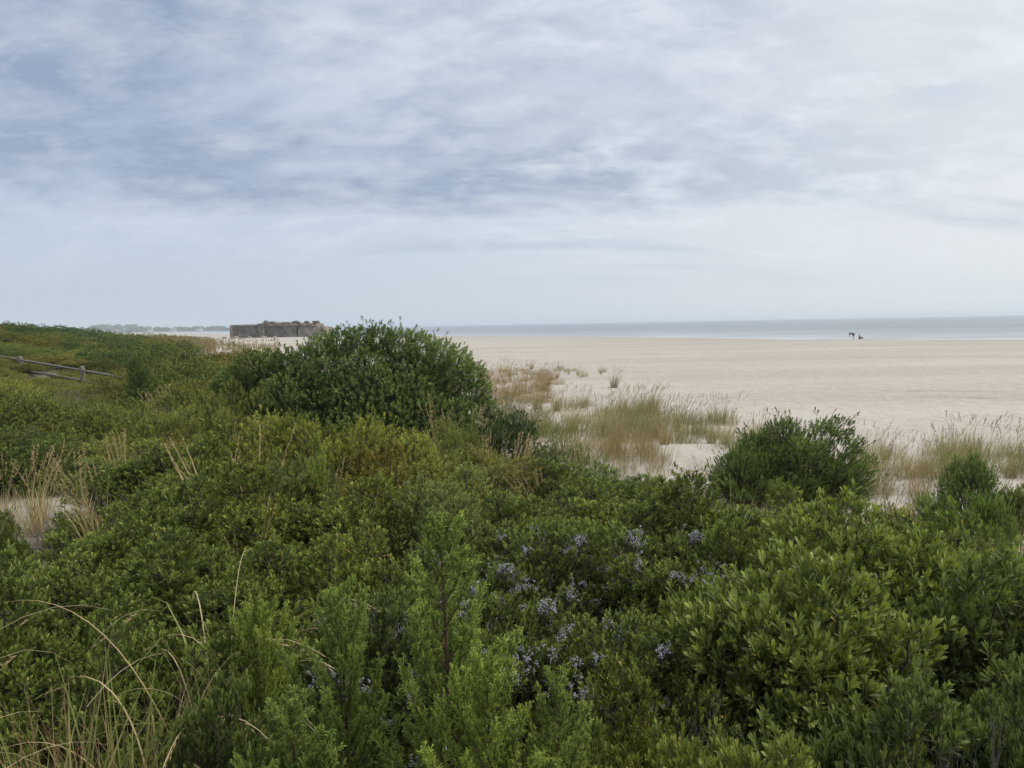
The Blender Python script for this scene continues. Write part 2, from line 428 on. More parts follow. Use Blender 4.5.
# cedar
def cedar(seed, Hh=2.2, Rr=.42, low=.25, nprim=80, bright=.0):
    r_ = np.random.default_rng(seed); wood = Buf(); fol = Buf()
    nT = 14
    tr = np.stack([.03 * np.sin(np.linspace(0, 3, nT) + seed), .03 * np.cos(np.linspace(0, 4, nT)), np.linspace(-.05, Hh, nT)], -1)
    wood.tube(tr, np.linspace(.022, .0025, nT), 6)
    tv = np.array([(-.5, 0, 0), (.5, 0, 0), (0, 0, .6), (-.32, .6, 0), (.32, .6, 0), (0, .6, .4), (0, 1, .1)]) * np.array([1, 1, 1])
    tq = [(0, 1, 4, 3), (1, 2, 5, 4), (2, 0, 3, 5)]; tt = [(3, 4, 6), (4, 5, 6), (5, 3, 6)]
    pos, dr, sc, ti, nn = [], [], [], [], []
    def spray(p, d, l, lv, nrmv, br_=0.0):
        """a feathery flattened branchlet"""
        n = max(4, int(l / .010))
        pts = [p]; dd = d.copy()
        for i in range(4):
            dd = nrm(dd + r_.normal(0, .07, 3) + np.array([0, 0, .10])); pts.append(pts[-1] + dd * l / 4)
        pts = np.array(pts)
        for i in range(n):
            u = (i + r_.random() * .8) / n
            k = min(3, int(u * 4)); q = pts[k] + (pts[k + 1] - pts[k]) * (u * 4 - k)
            side = nrm(np.cross(dd, nrmv)) * (1 if i % 2 else -1) + nrmv * r_.normal(0, .55)
            e = nrm(dd * 1.15 + side * .75)
            ll = (.034 * (1 - u * .65) + .006) * r_.uniform(.7, 1.25)
            pos.append(q); dr.append(e); sc.append((.0046, ll, .0046)); nn.append(nrmv); ti.append(.10 + .40 * u + r_.normal(0, .06) + bright + br_)
            if ll > .018:
                for s in (-1, 1, -1):
                    m = q + e * ll * r_.uniform(.25, .75)
                    e2 = nrm(e + s * np.cross(e, nrmv) * .75 + r_.normal(0, .25, 3))
                    pos.append(m); dr.append(e2); sc.append((.0042, ll * .6, .0042)); nn.append(nrmv); ti.append(.18 + .42 * u + r_.normal(0, .06) + bright + br_)
        for i in range(4):
            pos.append(pts[i]); dr.append(pts[i + 1] - pts[i]); sc.append((.006, l / 4 * 1.1, .006)); nn.append(nrmv); ti.append(.2 + .12 * i + bright + br_)
    for i in range(nprim):
        u = low + (1 - low) * (i + .5) / nprim
        z = u * Hh; base = np.array([np.interp(z, tr[:, 2], tr[:, 0]), np.interp(z, tr[:, 2], tr[:, 1]), z])
        az = i * 2.4 + r_.normal(0, .3)
        prof = min(1, (1 - u) * 1.9 + .06) ** .8
        L = Rr * 1.3 * prof * r_.uniform(.45, 1.3) + .05
        rise = .95 + .7 * u
        d = nrm(np.array([math.cos(az), math.sin(az), rise]))
        n = 6; pts = [base]
        for k in range(n):
            d = nrm(d + np.array([0, 0, .10]) + r_.normal(0, .06, 3)); pts.append(pts[-1] + d * L / n)
        pts = np.array(pts)
        wood.tube(pts, np.linspace(.0065 * prof + .0015, .0012, n + 1), 4)
        ns = max(5, int(L / .017))
        for j in range(ns):
            t = .12 + .88 * (j + .5) / ns
            k = min(n - 1, int(t * n)); q = pts[k] + (pts[k + 1] - pts[k]) * (t * n - k); dd = nrm(pts[k + 1] - pts[k])
            a2 = j * 2.4
            rad = nrm(np.cross(dd, np.array([math.cos(a2), math.sin(a2), .3])))
            e = nrm(dd * .95 + rad * .72 + np.array([0, 0, .15]))
            l = (.095 * (1 - .60 * t) + .018) * r_.uniform(.6, 1.2) * (0.45 + .55 * prof)
            spray(q, e, l, 0, nrm(np.cross(e, rad) + r_.normal(0, .3, 3)), .28 * t ** 1.5)
        spray(pts[-2], d, .07, 0, nrm(r_.normal(0, 1, 3)))
    for k in range(6):
        spray(tr[-1] - np.array([0, 0, .02 * k]), nrm(np.array([r_.normal(0, .25), r_.normal(0, .25), 1])), .07, 0, nrm(r_.normal(0, 1, 3)))
    pos = np.array(pos); dr = np.array(dr); B = basis(dr, np.array(nn) + r_.normal(0, .01, dr.shape))
    fol.inst(tv, tt, tq, pos, B, np.array(sc), np.clip(ti, 0, .95))
    return template([('foliage', fol.mesh('cedar%d_foliage' % seed, M_CEDAR), None), ('trunk', wood.mesh('cedar%d_trunk' % seed, M_CBARK, True), None)], Rr, Hh)
T['cedar'] = [cedar(201, nprim=44, Rr=.50), cedar(202, Rr=.55, nprim=40), cedar(203, Hh=2.0, Rr=.6, nprim=50, bright=.08)]

# grasses -----------------------------------------------------------
def blade_set(buf, n, rad, hmin, hmax, w, r_, t0=.3, t1=.6, lean=.25, wind=.25, seg=6, curl=0.0, basesp=.0):
    a = r_.uniform(0, 6.28, n); q = rad * np.sqrt(r_.random(n))
    P = np.stack([q * np.cos(a), q * np.sin(a), np.full(n, -.04)], -1)
    az = a + r_.normal(0, .9, n)
    out = np.stack([np.cos(az), np.sin(az), np.zeros(n)], -1)
    L = r_.uniform(hmin, hmax, n)
    l0 = np.abs(r_.normal(0, lean, n)); bend = r_.uniform(.3, 1.3, n) * (lean * 2.2) + curl * r_.random(n)
    pts = [P]; W = np.array([wind, wind * .1, 0.])
    for k in range(seg):
        t = (k + 1) / seg
        d = nrm(np.array([0, 0, 1.]) + out * (l0 + bend * t * t)[:, None] + W * (t ** 1.5) * 1.6 - np.array([0, 0, 1.]) * (curl * 1.6 * t ** 3))
        pts.append(pts[-1] + d * (L / seg)[:, None])
    pts = np.stack(pts, 1)
    side = np.stack([-np.sin(az + r_.normal(0, .6, n)), np.cos(az), np.zeros(n)], -1); side = nrm(side)
    prof = np.array([.7, 1, 1, .9, .7, .4, .08])[:seg + 1] if seg == 6 else np.linspace(1, .35, seg + 1)
    off = side[:, None] * (w * prof)[None, :, None] * r_.uniform(.7, 1.3, n)[:, None, None] * .5
    V = np.stack([pts - off, pts + off], 2).reshape(n, -1, 3)
    m = seg + 1; i = np.arange(seg)[:, None] * 2
    Q = (i + np.array([0, 1, 3, 2])[None])
    Q = (Q[None] + (np.arange(n) * m * 2)[:, None, None]).reshape(-1, 4)
    ti = np.clip(r_.uniform(t0, t1, n)[:, None] + np.linspace(0, .15, m)[None] + r_.normal(0, .03, (n, m)), 0, 1)
    buf.add(V.reshape(-1, 3), None, Q, np.repeat(ti.reshape(-1), 2))
    return pts

def seed_heads(buf, pts, r_, ln, w, tint=.85, nk=22, spread=.5):
    """spikelets along the last part of each culm"""
    for c in pts:
        k_ = max(2, len(c) // 5); a, b = c[-1 - k_], c[-1]; d = nrm(b - a)
        t = r_.random(nk); pos = b - d * (t * ln)[:, None]
        rad = nrm(r_.normal(0, 1, (nk, 3))); e = nrm(d + rad * spread)
        sc = np.stack([np.full(nk, w), r_.uniform(.6, 1.2, nk) * ln * .16, np.full(nk, w)], -1)
        tv = np.array([(-.5, 0, 0), (.5, 0, 0), (0, 0, .8), (0, .5, .25), (0, 1, .1)])
        buf.inst(np.array([(0, 0, 0), (-.5, .45, 0), (.5, .45, 0), (0, .45, .7), (0, 1, 0)]), [(0, 1, 2), (0, 2, 3), (0, 3, 1), (4, 2, 1), (4, 3, 2), (4, 1, 3)],
                 None, pos, basis(e, rad), sc, np.clip(tint + r_.normal(0, .08, nk), 0, 1))

def tuft(seed, n=110, rad=.18, h=(.45, .95), w=.007, t=(.2, .6), heads=14, hh=(.95, 1.3), wind=.22, lean=.28, hw=.010, base=60):
    r_ = np.random.default_rng(seed); b = Buf(); hb = Buf()
    blade_set(b, n, rad, h[0], h[1], w, r_, t[0], t[1], lean, wind)
    if base: blade_set(b, base, rad * 1.2, h[0] * .3, h[0] * .9, w, r_, .6, 1.0, lean * 1.9, wind, curl=.5)
    parts = [('blades', b.mesh('tuft%d_blades' % seed, M_GRASS), None)]
    if heads:
        c = blade_set(hb, heads, rad * .8, hh[0], hh[1], w * .6, r_, .55, .8, lean * .45, wind * 1.3)
        seed_heads(hb, c, r_, .20, hw, .78)
        parts.append(('seed_stalks', hb.mesh('tuft%d_stalks' % seed, M_GRASS), None))
    return template(parts, rad + .25, hh[1] * .93 if heads else h[1] * .9)

T['dune'] = [tuft(301, n=170, rad=.5, t=(.1, .55), lean=.36), tuft(302, n=210, rad=.6, t=(.05, .5), heads=12, lean=.36), tuft(303, n=150, rad=.5, t=(.35, .8), heads=14, lean=.36), tuft(304, n=190, rad=.7, h=(.25, .75), heads=8, t=(.2, .75), lean=.45), tuft(305, n=150, rad=.16, t=(.45, .85), heads=16, hw=.008)]
T['tan'] = [tuft(311, n=60, rad=.12, t=(.55, .95), heads=16, hh=(.9, 1.15), base=40, w=.008), tuft(312, n=40, rad=.10, t=(.5, .9), heads=10, base=30, w=.008)]
T['green'] = [tuft(321, n=60, rad=.12, t=(.0, .35), heads=0, h=(.5, 1.0), base=0, w=.008, wind=.1)]
T['reed'] = [tuft(331, n=120, rad=.28, t=(.45, 1.0), heads=2, h=(.45, .95), hh=(.7, .95), w=.0035, wind=.04, base=90, lean=.3, hw=.004)]
def curl_tuft(seed):
    r_ = np.random.default_rng(seed); b = Buf()
    c = blade_set(b, 9, .03, .75, 1.2, .0062, r_, .7, .95, .26, .05, curl=.95, seg=18)
    seed_heads(b, c[:6], r_, .16, .004, .85, nk=14, spread=.25)
    blade_set(b, 14, .08, .5, 1.0, .006, r_, .0, .5, .4, .05, curl=.7)
    return template([('stalks', b.mesh('curl%d' % seed, M_GRASS), None)], .4, .88)
T['curl'] = [curl_tuft(341), curl_tuft(342)]
def stalks(seed):
    r_ = np.random.default_rng(seed); b = Buf()
    c = blade_set(b, 4, .05, .8, 1.1, .007, r_, .7, .85, .20, -.10)
    seed_heads(b, c, r_, .36, .005, .80, nk=46, spread=.12)
    blade_set(b, 10, .08, .4, .8, .008, r_, .5, .9, .4, 0, curl=.4)
    return template([('stalks', b.mesh('stalks%d' % seed, M_GRASS), None)], .3, 1.05)
T['stalk'] = [stalks(351), stalks(352), stalks(353)]

# ------------------------------------------------------------------ placing
protos = {}
def place(kind, var, name, x, y, z, sx, sy, sz, rot, label, cat, group=None, tint=(1, 1, 1)):
    key = (kind, var); tpl = T[kind][var]
    if key not in protos:
        root = bpy.data.objects.new(name, None); COL.objects.link(root); root.empty_display_size = .2
        kids = []
        for pn, me, _ in tpl['parts']:
            kids.append(link(pn, me, root))
        protos[key] = (root, kids)
    else:
        p0, k0 = protos[key]
        root = p0.copy(); root.name = name; COL.objects.link(root)
        kids = []
        for k in k0:
            c = k.copy(); COL.objects.link(c); c.parent = root; kids.append(c)
        for kk in ('group', 'kind'):
            if kk in root: del root[kk]
    root.location = (x, y, z); root.rotation_euler = (0, 0, rot); root.scale = (sx, sy, sz)
    lift = 1.0 if kind in ('dune', 'tan', 'reed', 'green', 'curl', 'stalk', 'dead', 'far') else 1.13
    for c in kids: c.color = (tint[0] * lift * 1.04, tint[1] * lift, tint[2] * lift * .92, 1)
    tag(root, label, cat, group, 'thing')
    return root

def fit(kind, var, name, px, top, Y, wpx, label, cat, group=None, tint=(1, 1, 1), rot=None, smin=.35, smax=2.4, sink=.0):
    """stand a plant at depth Y so that its top reaches the line of sight through (px, top)"""
    x, y, zt = at(px, top, Y); g = Hf(x, y) - sink
    tpl = T[kind][var]
    sz = (zt - g) / tpl['H']
    sz = min(max(sz, smin), smax)
    sx = sz if wpx is None else (wpx / F * Y / 2) / tpl['R']
    sx = min(max(sx, smin), 2.6)
    return place(kind, var, name, x, y, g, sx, sx, sz, random.uniform(0, 6.28) if rot is None else rot, label, cat, group, tint)

NM = {'bay': ('bayberry_shrub', 'shrub'), 'big': ('bayberry_shrub', 'shrub'), 'berry': ('bayberry_shrub', 'shrub'), 'fine': ('groundsel_shrub', 'shrub'),
      'mid': ('bayberry_shrub', 'shrub'), 'dense': ('bayberry_shrub', 'shrub'), 'midfine': ('groundsel_shrub', 'shrub'), 'middark': ('cherry_shrub', 'shrub'), 'open': ('groundsel_shrub', 'shrub'),
      'far': ('dune_shrub', 'shrub'), 'dead': ('twiggy_shrub', 'shrub'), 'cedar': ('cedar_tree', 'tree'), 'dune': ('beach_grass', 'grass clump'),
      'tan': ('dry_grass', 'grass clump'), 'green': ('grass_clump', 'grass clump'), 'reed': ('dry_grass', 'grass clump'), 'curl': ('dry_grass', 'grass clump'), 'stalk': ('dry_grass', 'grass clump')}
def P(kind, px, top, Y, wpx, label, group=None, tint=None, rot=None, **kw):
    var = random.randrange(len(T[kind])) if 'var' not in kw else kw.pop('var')
    if tint is None:
        q = random.uniform(.85, 1.15); tint = (q * random.uniform(.9, 1.15), q, q * random.uniform(.85, 1.1))
    return fit(kind, var, NM[kind][0], px, top, Y, wpx, label, NM[kind][1], group, tint, rot, **kw)

YG = (1.22, 1.14, .85); LT = (1.3, 1.25, 1.1); DK = (.95, .98, .88); BR = (1.55, 1.0, .7)
exec_rows = []
# --- nearest row, tops below or just at the lower edge
P('big', 735, 742, 3.15, 250, 'large-leaved bayberry at the bottom edge, right of the small cedar and its dark gap', tint=(1.1, 1.05, .8), var=0)
P('big', 880, 690, 3.5, 300, 'dark bayberry with bare grey twigs low down, before the bottom right corner', tint=(.8, .85, .8), var=1)
P('bay', 1010, 670, 3.4, 240, 'dark leafy bayberry cut by the bottom right corner of the view', tint=(.75, .82, .8), var=0)
P('bay', 640, 700, 3.9, 230, 'olive green bayberry with upright tufts below the lowest berry clusters', tint=(1.15, 1.05, .7), var=1)
P('bay', 560, 745, 3.2, 200, 'low shadowed bayberry between the small cedar and the olive bayberry', tint=DK, var=3)
P('bay', 225, 690, 3.7, 200, 'dark bayberry beside the brown reeds in the lower left corner', tint=(.8, .85, .85), var=2)
P('bay', 300, 745, 3.2, 220, 'low bayberry under the left cedar at the bottom edge', tint=DK, var=3)
# --- second
P('big', 800, 560, 4.7, 290, 'broad bayberry with big light green leaves, largest on the right', tint=(1.13, 1.12, .95), var=0)
P('big', 975, 560, 4.9, 270, 'broad dark bayberry at the right edge under the bare stems', tint=(.9, .95, .85), var=1)
P('berry', 620, 625, 4.8, 240, 'dark bayberry with pale berries, right of the small cedar', tint=(1.12, 1.14, .92), var=0, rot=.1)
P('berry', 500, 590, 4.9, 230, 'dark bayberry with dense pale berries just right of the tall cedar', tint=(1.12, 1.14, .92), var=1, rot=-.2)
P('berry', 375, 600, 4.8, 220, 'dark bayberry with pale berries left of the tall cedar', tint=(.95, 1, .95), var=0, rot=.5)
P('bay', 260, 625, 4.7, 230, 'mid green bayberry beneath the curled dry seed stalks', tint=(1.12, 1.14, .92), var=1)
P('bay', 130, 630, 4.7, 230, 'dark glossy bayberry at the lower left below the arching pale stalks', tint=(1.12, 1.14, .92), var=2)
P('bay', 10, 600, 4.9, 220, 'dark bayberry at the left edge under the leaning pale straw', tint=(1.12, 1.14, .92), var=1)
P('big', 705, 600, 5.0, 200, 'bayberry with a long bare curved branch, left of the broad light one', tint=(1.12, 1.14, .92), var=1)
# --- third
P('big', 850, 505, 6.2, 250, 'light green bayberry below the round dark bush on the sand', tint=(1.12, 1.12, .92), var=0)
P('bay', 985, 520, 6.4, 220, 'bayberry with upright dark leaves at right, beneath the sand gap', tint=(1.12, 1.14, .92), var=0)
P('bay', 745, 520, 6.3, 200, 'green bayberry between the berries and the light green bush', tint=(1.12, 1.14, .92), var=2)
P('berry', 655, 530, 6.4, 210, 'bayberry with scattered berries under the small sand hollow', tint=(1.12, 1.14, .92), var=1, rot=.3)
P('berry', 545, 525, 6.5, 200, 'bayberry bearing the topmost berry cluster, behind the tall cedar', tint=(1.12, 1.14, .92), var=0, rot=.2)
P('berry', 470, 555, 6.1, 190, 'dark berry-covered bayberry right behind the tip of the tall cedar', tint=(1.12, 1.14, .92), var=1, rot=-.4)
P('bay', 350, 545, 6.3, 200, 'olive bayberry left behind the tip of the tall cedar', tint=YG, var=3)
P('bay', 250, 550, 6.4, 190, 'green bayberry behind the curled dry seed stalks', tint=(1.12, 1.14, .92), var=0)
P('bay', 160, 545, 6.5, 200, 'small-leaved green bayberry right of the left sand patch', tint=(1.12, 1.14, .92), var=1)
P('bay', 70, 560, 6.4, 190, 'dark bayberry just below the left sand patch', tint=(1.12, 1.14, .92), var=2)
P('bay', -20, 560, 6.5, 180, 'dark bayberry partly outside the left edge, below the sand patch', tint=(1.12, 1.14, .92), var=0)
# --- fourth
P('bay', 925, 535, 7.6, 180, 'small green bayberry at the lower rim of the sand gap', tint=(1.15, 1.1, .8), var=1)
P('bay', 790, 495, 8.2, 190, 'yellowish bayberry right before the round dark bush', tint=YG, var=2)
P('bay', 700, 487, 8.6, 170, 'leafy bayberry edging the small sand hollow on its near side', tint=(1.1, 1.08, .8), var=1)
P('bay', 610, 482, 8.8, 180, 'dense bayberry below the thick beach grass', tint=(1.12, 1.14, .92), var=0)
P('bay', 520, 495, 8.4, 190, 'green bayberry in the middle of the thicket above the berries', tint=(1.12, 1.14, .92), var=2)
P('fine', 440, 472, 8.6, 170, 'pale grey-green groundsel bush in the middle of the thicket', tint=(1.15, 1.15, 1.2), var=0)
P('bay', 350, 482, 8.6, 190, 'yellow-green bayberry in mid thicket beside the grey upright twig', tint=YG, var=0)
P('bay', 260, 480, 8.6, 180, 'bright bayberry below the pair of leaning tan stalks', tint=(1.2, 1.12, .75), var=1)
P('bay', 165, 492, 8.6, 190, 'spreading bayberry right of the tall dry grass', tint=(1.12, 1.14, .92), var=3)
P('bay', 110, 520, 7.9, 150, 'low bayberry on the right rim of the left sand patch', tint=(1.12, 1.14, .92), var=2)
# --- fifth
for px, top, Y, w, k, lab, ti in [
    (560, 462, 11.2, 150, 'bay', 'dark green upright bayberry at the foot of the beach grass', DK),
    (640, 474, 11.5, 150, 'bay', 'green bayberry at the left rim of the small sand hollow', (1, 1.05, .85)),
    (490, 455, 11.4, 160, 'fine', 'mixed green and rusty bush before the low dark round shrub', (1.15, .95, .8)),
    (410, 430, 11.6, 160, 'fine', 'yellow-green bush right before the great dark tree-like shrub', YG),
    (375, 452, 10, 130, 'bay', 'rusty-tipped olive bush in the middle of the yellow-green ones', (1.4, 1.0, .8)),
    (180, 462, 10.2, 120, 'bay', 'light green bush right of the bent pale dry grass', (1.3, 1.25, 1.0)),
    (300, 460, 9.9, 120, 'fine', 'grey-green fine-leaved bush below the thin young cedar', (.95, 1.0, 1.2)),
    (340, 418, 11.8, 160, 'fine', 'bright yellow-green bush under the left half of the great dark shrub', (1.3, 1.2, .75)),
    (270, 410, 12, 150, 'fine', 'bright bush left of the small upright cedar seedling', YG),
    (200, 425, 12, 150, 'bay', 'green bush with two leaning tan stalks before it', (1.1, 1.1, .85)),
    (140, 450, 11.8, 150, 'bay', 'green bush in front of the dark upright cedar by the fence', (1, 1.05, .85)),
    (60, 440, 14.5, 120, 'mid', 'dark bush behind the tall dry grass on the sand patch', DK),
    (-5, 430, 14.5, 120, 'mid', 'dark bush at the left edge behind the tall dry grass', DK)]:
    P(k, px, top, Y, w, lab, tint=ti)
# --- sixth, 15-24 m
for px, top, Y, w, k, lab, ti in [
    (500, 407, 18.0, 110, 'middark', 'low dark round shrub right of the great dark shrub', (.72, .82, .76)),
    (450, 422, 15.5, 110, 'midfine', 'grassy green bush before the low dark round shrub', (1, 1, .8)),
    (560, 425, 17, 80, 'open', 'loose green bush among the beach grass', (1, 1, .9)),
    (590, 447, 15, 70, 'open', 'small bright upright shrub at the edge of the beach grass', (.9, 1.1, .8)),
    (230, 385, 17, 120, 'midfine', 'olive bush left of the great dark shrub', (1.1, 1.05, .85)),
    (165, 400, 17, 130, 'midfine', 'light green bush just right of the dark cedar', (1.1, 1.1, .85)),
    (95, 410, 18, 120, 'mid', 'green bush below the split-rail fence', (1.15, 1.1, .85)),
    (30, 395, 19, 130, 'mid', 'green bush at the left edge below the fence', (1.1, 1.05, .85)),
    (-20, 375, 22, 130, 'midfine', 'bright green bush at the left edge hiding the fence base', YG),
    (25, 386, 24, 90, 'midfine', 'yellow-green bush before the first fence post', YG)]:
    P(k, px, top, Y, w, lab, tint=ti)
P('dead', 62, 376, 25, 70, 'grey bare thicket before the rails of the fence', tint=(1, 1, 1), var=0)
P('dead', 48, 380, 24, 60, 'grey twiggy bush with few leaves left of the bare thicket', tint=(1, 1, 1), var=1)
P('dead', 85, 392, 21, 60, 'grey twiggy bush below the second fence post', tint=(1, 1, 1), var=2)
P('dead', 425, 428, 14.5, 60, 'dead grey brush at the lower right foot of the great dark shrub', tint=(1, 1, 1), var=0)
P('dead', 985, 655, 3.0, 120, 'bare pale stems in the dark bayberry at the right edge', tint=(.8, .8, .8), var=0)
P('dead', 905, 670, 3.0, 90, 'bare curved twigs low in the dark bayberry near the bottom right', tint=(.75, .72, .68), var=2)
P('dead', 705, 650, 3.9, 90, 'bare curved twig at the left foot of the broad light bayberry', tint=(.7, .65, .6), var=0)
P('dead', 600, 640, 4.3, 110, 'thin grey twigs among the berries right of the small cedar', tint=(.8, .8, .8), var=2)
# isolated shrubs by the sand
P('dense', 788, 420, 15.5, 150, 'round dark green bush standing alone before the sand on the right', tint=(1.12, 1.14, .92), var=0, rot=.3)
P('dense', 745, 446, 14.8, 70, 'small dark lobe-like bush at the left foot of the round dark bush', tint=(.8, .9, .85), var=1)
P('dense', 835, 455, 15.0, 70, 'small dark bush at the right foot of the round dark bush', tint=(.8, .9, .85), var=1)
P('dense', 972, 452, 13.2, 62, 'small upright bayberry before the sand in the beach grass at right', tint=(.8, .95, .8), var=1, rot=1)
P('dense', 935, 492, 11, 70, 'sparse green shrub in the sand gap at right', tint=(.85, 1, .8), var=1, rot=2)
P('dense', 985, 490, 10.6, 60, 'low green shrub right of the sand gap under the upright one', tint=(.85, 1, .8), var=1, rot=4)
P('dense', 1018, 482, 12.4, 45, 'small green bush at the right edge in the sand gap', tint=(1, 1, .8), var=1, rot=3)
P('dense', 893, 503, 10.5, 60, 'yellowish bush left of the sand gap, leaning stalk beside it', tint=(1.4, 1.15, .6), var=1)

# --- hillside on the left and the brush behind the fence
HL = ['low %s shrub in the thicket between the fence and the great dark shrub', 'low %s shrub of the thicket on the left hillside behind the fence', 'low %s shrub on the skyline of the left hill']
hs = [(205, 372, 24, 100, 0, 'olive'), (150, 385, 23, 100, 0, 'green'), (250, 378, 21, 80, 0, 'grey-green'), (190, 360, 32, 90, 0, 'green'), (230, 357, 34, 70, 0, 'brownish'),
      (150, 362, 33, 80, 0, 'olive'), (110, 372, 31, 60, 0, 'olive'), (180, 349, 45, 80, 0, 'green'), (215, 350, 48, 60, 0, 'brownish'),
      (145, 345, 48, 80, 1, 'green'), (105, 350, 46, 90, 1, 'dark green'), (60, 352, 45, 90, 1, 'mid green'), (15, 350, 46, 90, 1, 'bright green'), (-20, 345, 50, 80, 1, 'mid green'),
      (35, 342, 53, 90, 1, 'olive'), (85, 343, 54, 80, 1, 'bright green'), (120, 341, 56, 80, 1, 'dark green'), (165, 341, 62, 70, 1, 'mid green'), (5, 337, 56, 80, 1, 'dark green'),
      (60, 335, 60, 90, 1, 'mid green'), (100, 334, 62, 80, 1, 'grey-green'), (25, 331, 64, 90, 1, 'bright green'), (140, 337, 68, 70, 1, 'olive'), (-20, 330, 62, 80, 1, 'olive'),
      (20, 324, 68, 70, 2, 'dark green'), (45, 326, 70, 70, 2, 'bluish green'), (75, 329, 72, 80, 2, 'dark green'), (-10, 324, 70, 80, 2, 'mid green'), (105, 332, 76, 70, 2, 'bluish green'), (5, 322, 72, 40, 2, 'dark green')]
seen_lab = {}
for px, top, Y, w, hk, cn in hs:
    lab = HL[hk] % cn
    if Y > 40:
        var = {'dark green': 1, 'bluish green': 1, 'bright green': 2, 'olive': 2, 'grey-green': 2, 'brownish': 2}.get(cn, 0); kind = 'far'
    else:
        kind = 'mid' if cn == 'green' else 'midfine'; var = random.randrange(2)
    ti = {'dark green': (.85, .95, .9), 'bluish green': (.8, .95, 1.1), 'bright green': (1, 1.05, .8), 'olive': (1, .88, .75), 'grey-green': (.95, .92, 1.1), 'brownish': (1.35, .95, .85), 'mid green': (1.05, 1.1, .9), 'green': (1.1, 1.1, .9)}[cn]
    P(kind, px, top, Y, w * 1.15, lab, 'low dune shrubs behind the fence', ti, var=var)
P('open', 118, 334.5, 92, 14, 'tiny dark shrub on the brown grass flats near the hill', tint=(.5, .6, .6), var=1, smin=.2)
for i, (px, top) in enumerate([(158, 334), (167, 335), (176, 335.5), (185, 336)]):
    P('far', px, top, 150, 24, 'small dark bush in the short row on the far brown flats', 'row of bushes on the far flats', tint=(.7, .85, .9), var=1)
P('far', 226, 352, 60, 40, 'low brown-green bush at the seaward rim of the grass flats', tint=(1.2, .9, .7), var=0)

# --- low shrubs filling the dune between the hand-placed ones
r3 = np.random.default_rng(321)
def fill(n, y0, y1, r0, r1, kinds, hts, wid, label, group, tints, spacing):
    pts = []; tries = 0
    while len(pts) < n and tries < 6000:
        tries += 1
        y = r3.uniform(y0, y1); x = y * r3.uniform(r0, r1)
        if (x + 7.6) ** 2 / 2.2 ** 2 + (y - 12) ** 2 / 2.8 ** 2 < 1: continue
        if x * .8 + (y - 17) * .62 > -2.5: continue
        if any((x - a) ** 2 + (y - b_) ** 2 < spacing ** 2 for a, b_ in pts): continue
        if -.74 < x / y < -.49 and 22 < y < 42: continue
        pts.append((x, y)); k, v = kinds[int(r3.integers(0, len(kinds)))]
        h = r3.uniform(*hts) / T[k][v]['H']; wq = r3.uniform(*wid) / T[k][v]['R']; t = tints[int(r3.integers(0, len(tints)))]
        q = r3.uniform(.85, 1.12)
        place(k, v, NM[k][0], x, y, Hf(x, y) - .03, wq, wq, h, r3.uniform(0, 6.28), label, 'shrub', group, tuple(q * c_ for c_ in t))
TN = [(1, 1, .9), (1.15, 1.08, .85), (.8, .86, .82), (1.25, 1.0, .8), (1.15, 1.15, 1.0), (1.45, 1.1, .9), (.9, .92, 1.05)]
fill(24, 13, 26, -.72, -.05, [('mid', 0), ('mid', 2), ('midfine', 0), ('midfine', 1)], (.8, 1.1), (.9, 1.4), 'low bush in the gaps of the thicket before the fence and the great dark shrub', 'low bushes in the thicket gaps', TN, 1.5)
fill(34, 26, 46, -.76, -.22, [('mid', 0), ('mid', 1), ('midfine', 0), ('midfine', 1), ('middark', 0)], (.7, 1.15), (1.3, 2.0), 'low bush of the slope just behind or before the rail fence', 'low bushes around the rail fence', TN, 1.9)
fill(46, 46, 76, -.78, -.34, [('far', 0), ('far', 1), ('far', 2)], (.6, 1.15), (1.6, 3.0), 'rounded bush in the mass covering the left hillside', 'bushes covering the left hillside', TN + [(1.55, 1.3, 1.0), (.55, .66, .62), (.7, .8, .85), (1.6, 1.2, .95), (.6, .7, .6)], 2.7)
fill(12, 62, 95, -.46, -.24, [('far', 0), ('far', 2)], (.4, .8), (1.5, 2.6), 'low brownish bush where the thicket meets the brown grass flats', 'bushes at the rim of the flats', [(1.2, .95, .8), (1, .9, .8)], 3.5)

for i in range(150):     # knee-high growth round the fence itself
    y = r3.uniform(26, 42); x = y * r3.uniform(-.72, -.50); v = int(r3.integers(0, 2)); q = r3.uniform(.9, 1.15)
    place('midfine', v, 'groundsel_shrub', x, y, Hf(x, y) - .03, .5, .5, r3.uniform(.16, .40), r3.uniform(0, 6), 'knee-high bushy plant growing along the split-rail fence', 'shrub', 'knee-high plants along the fence', (q * 1.15, q, q * .85))

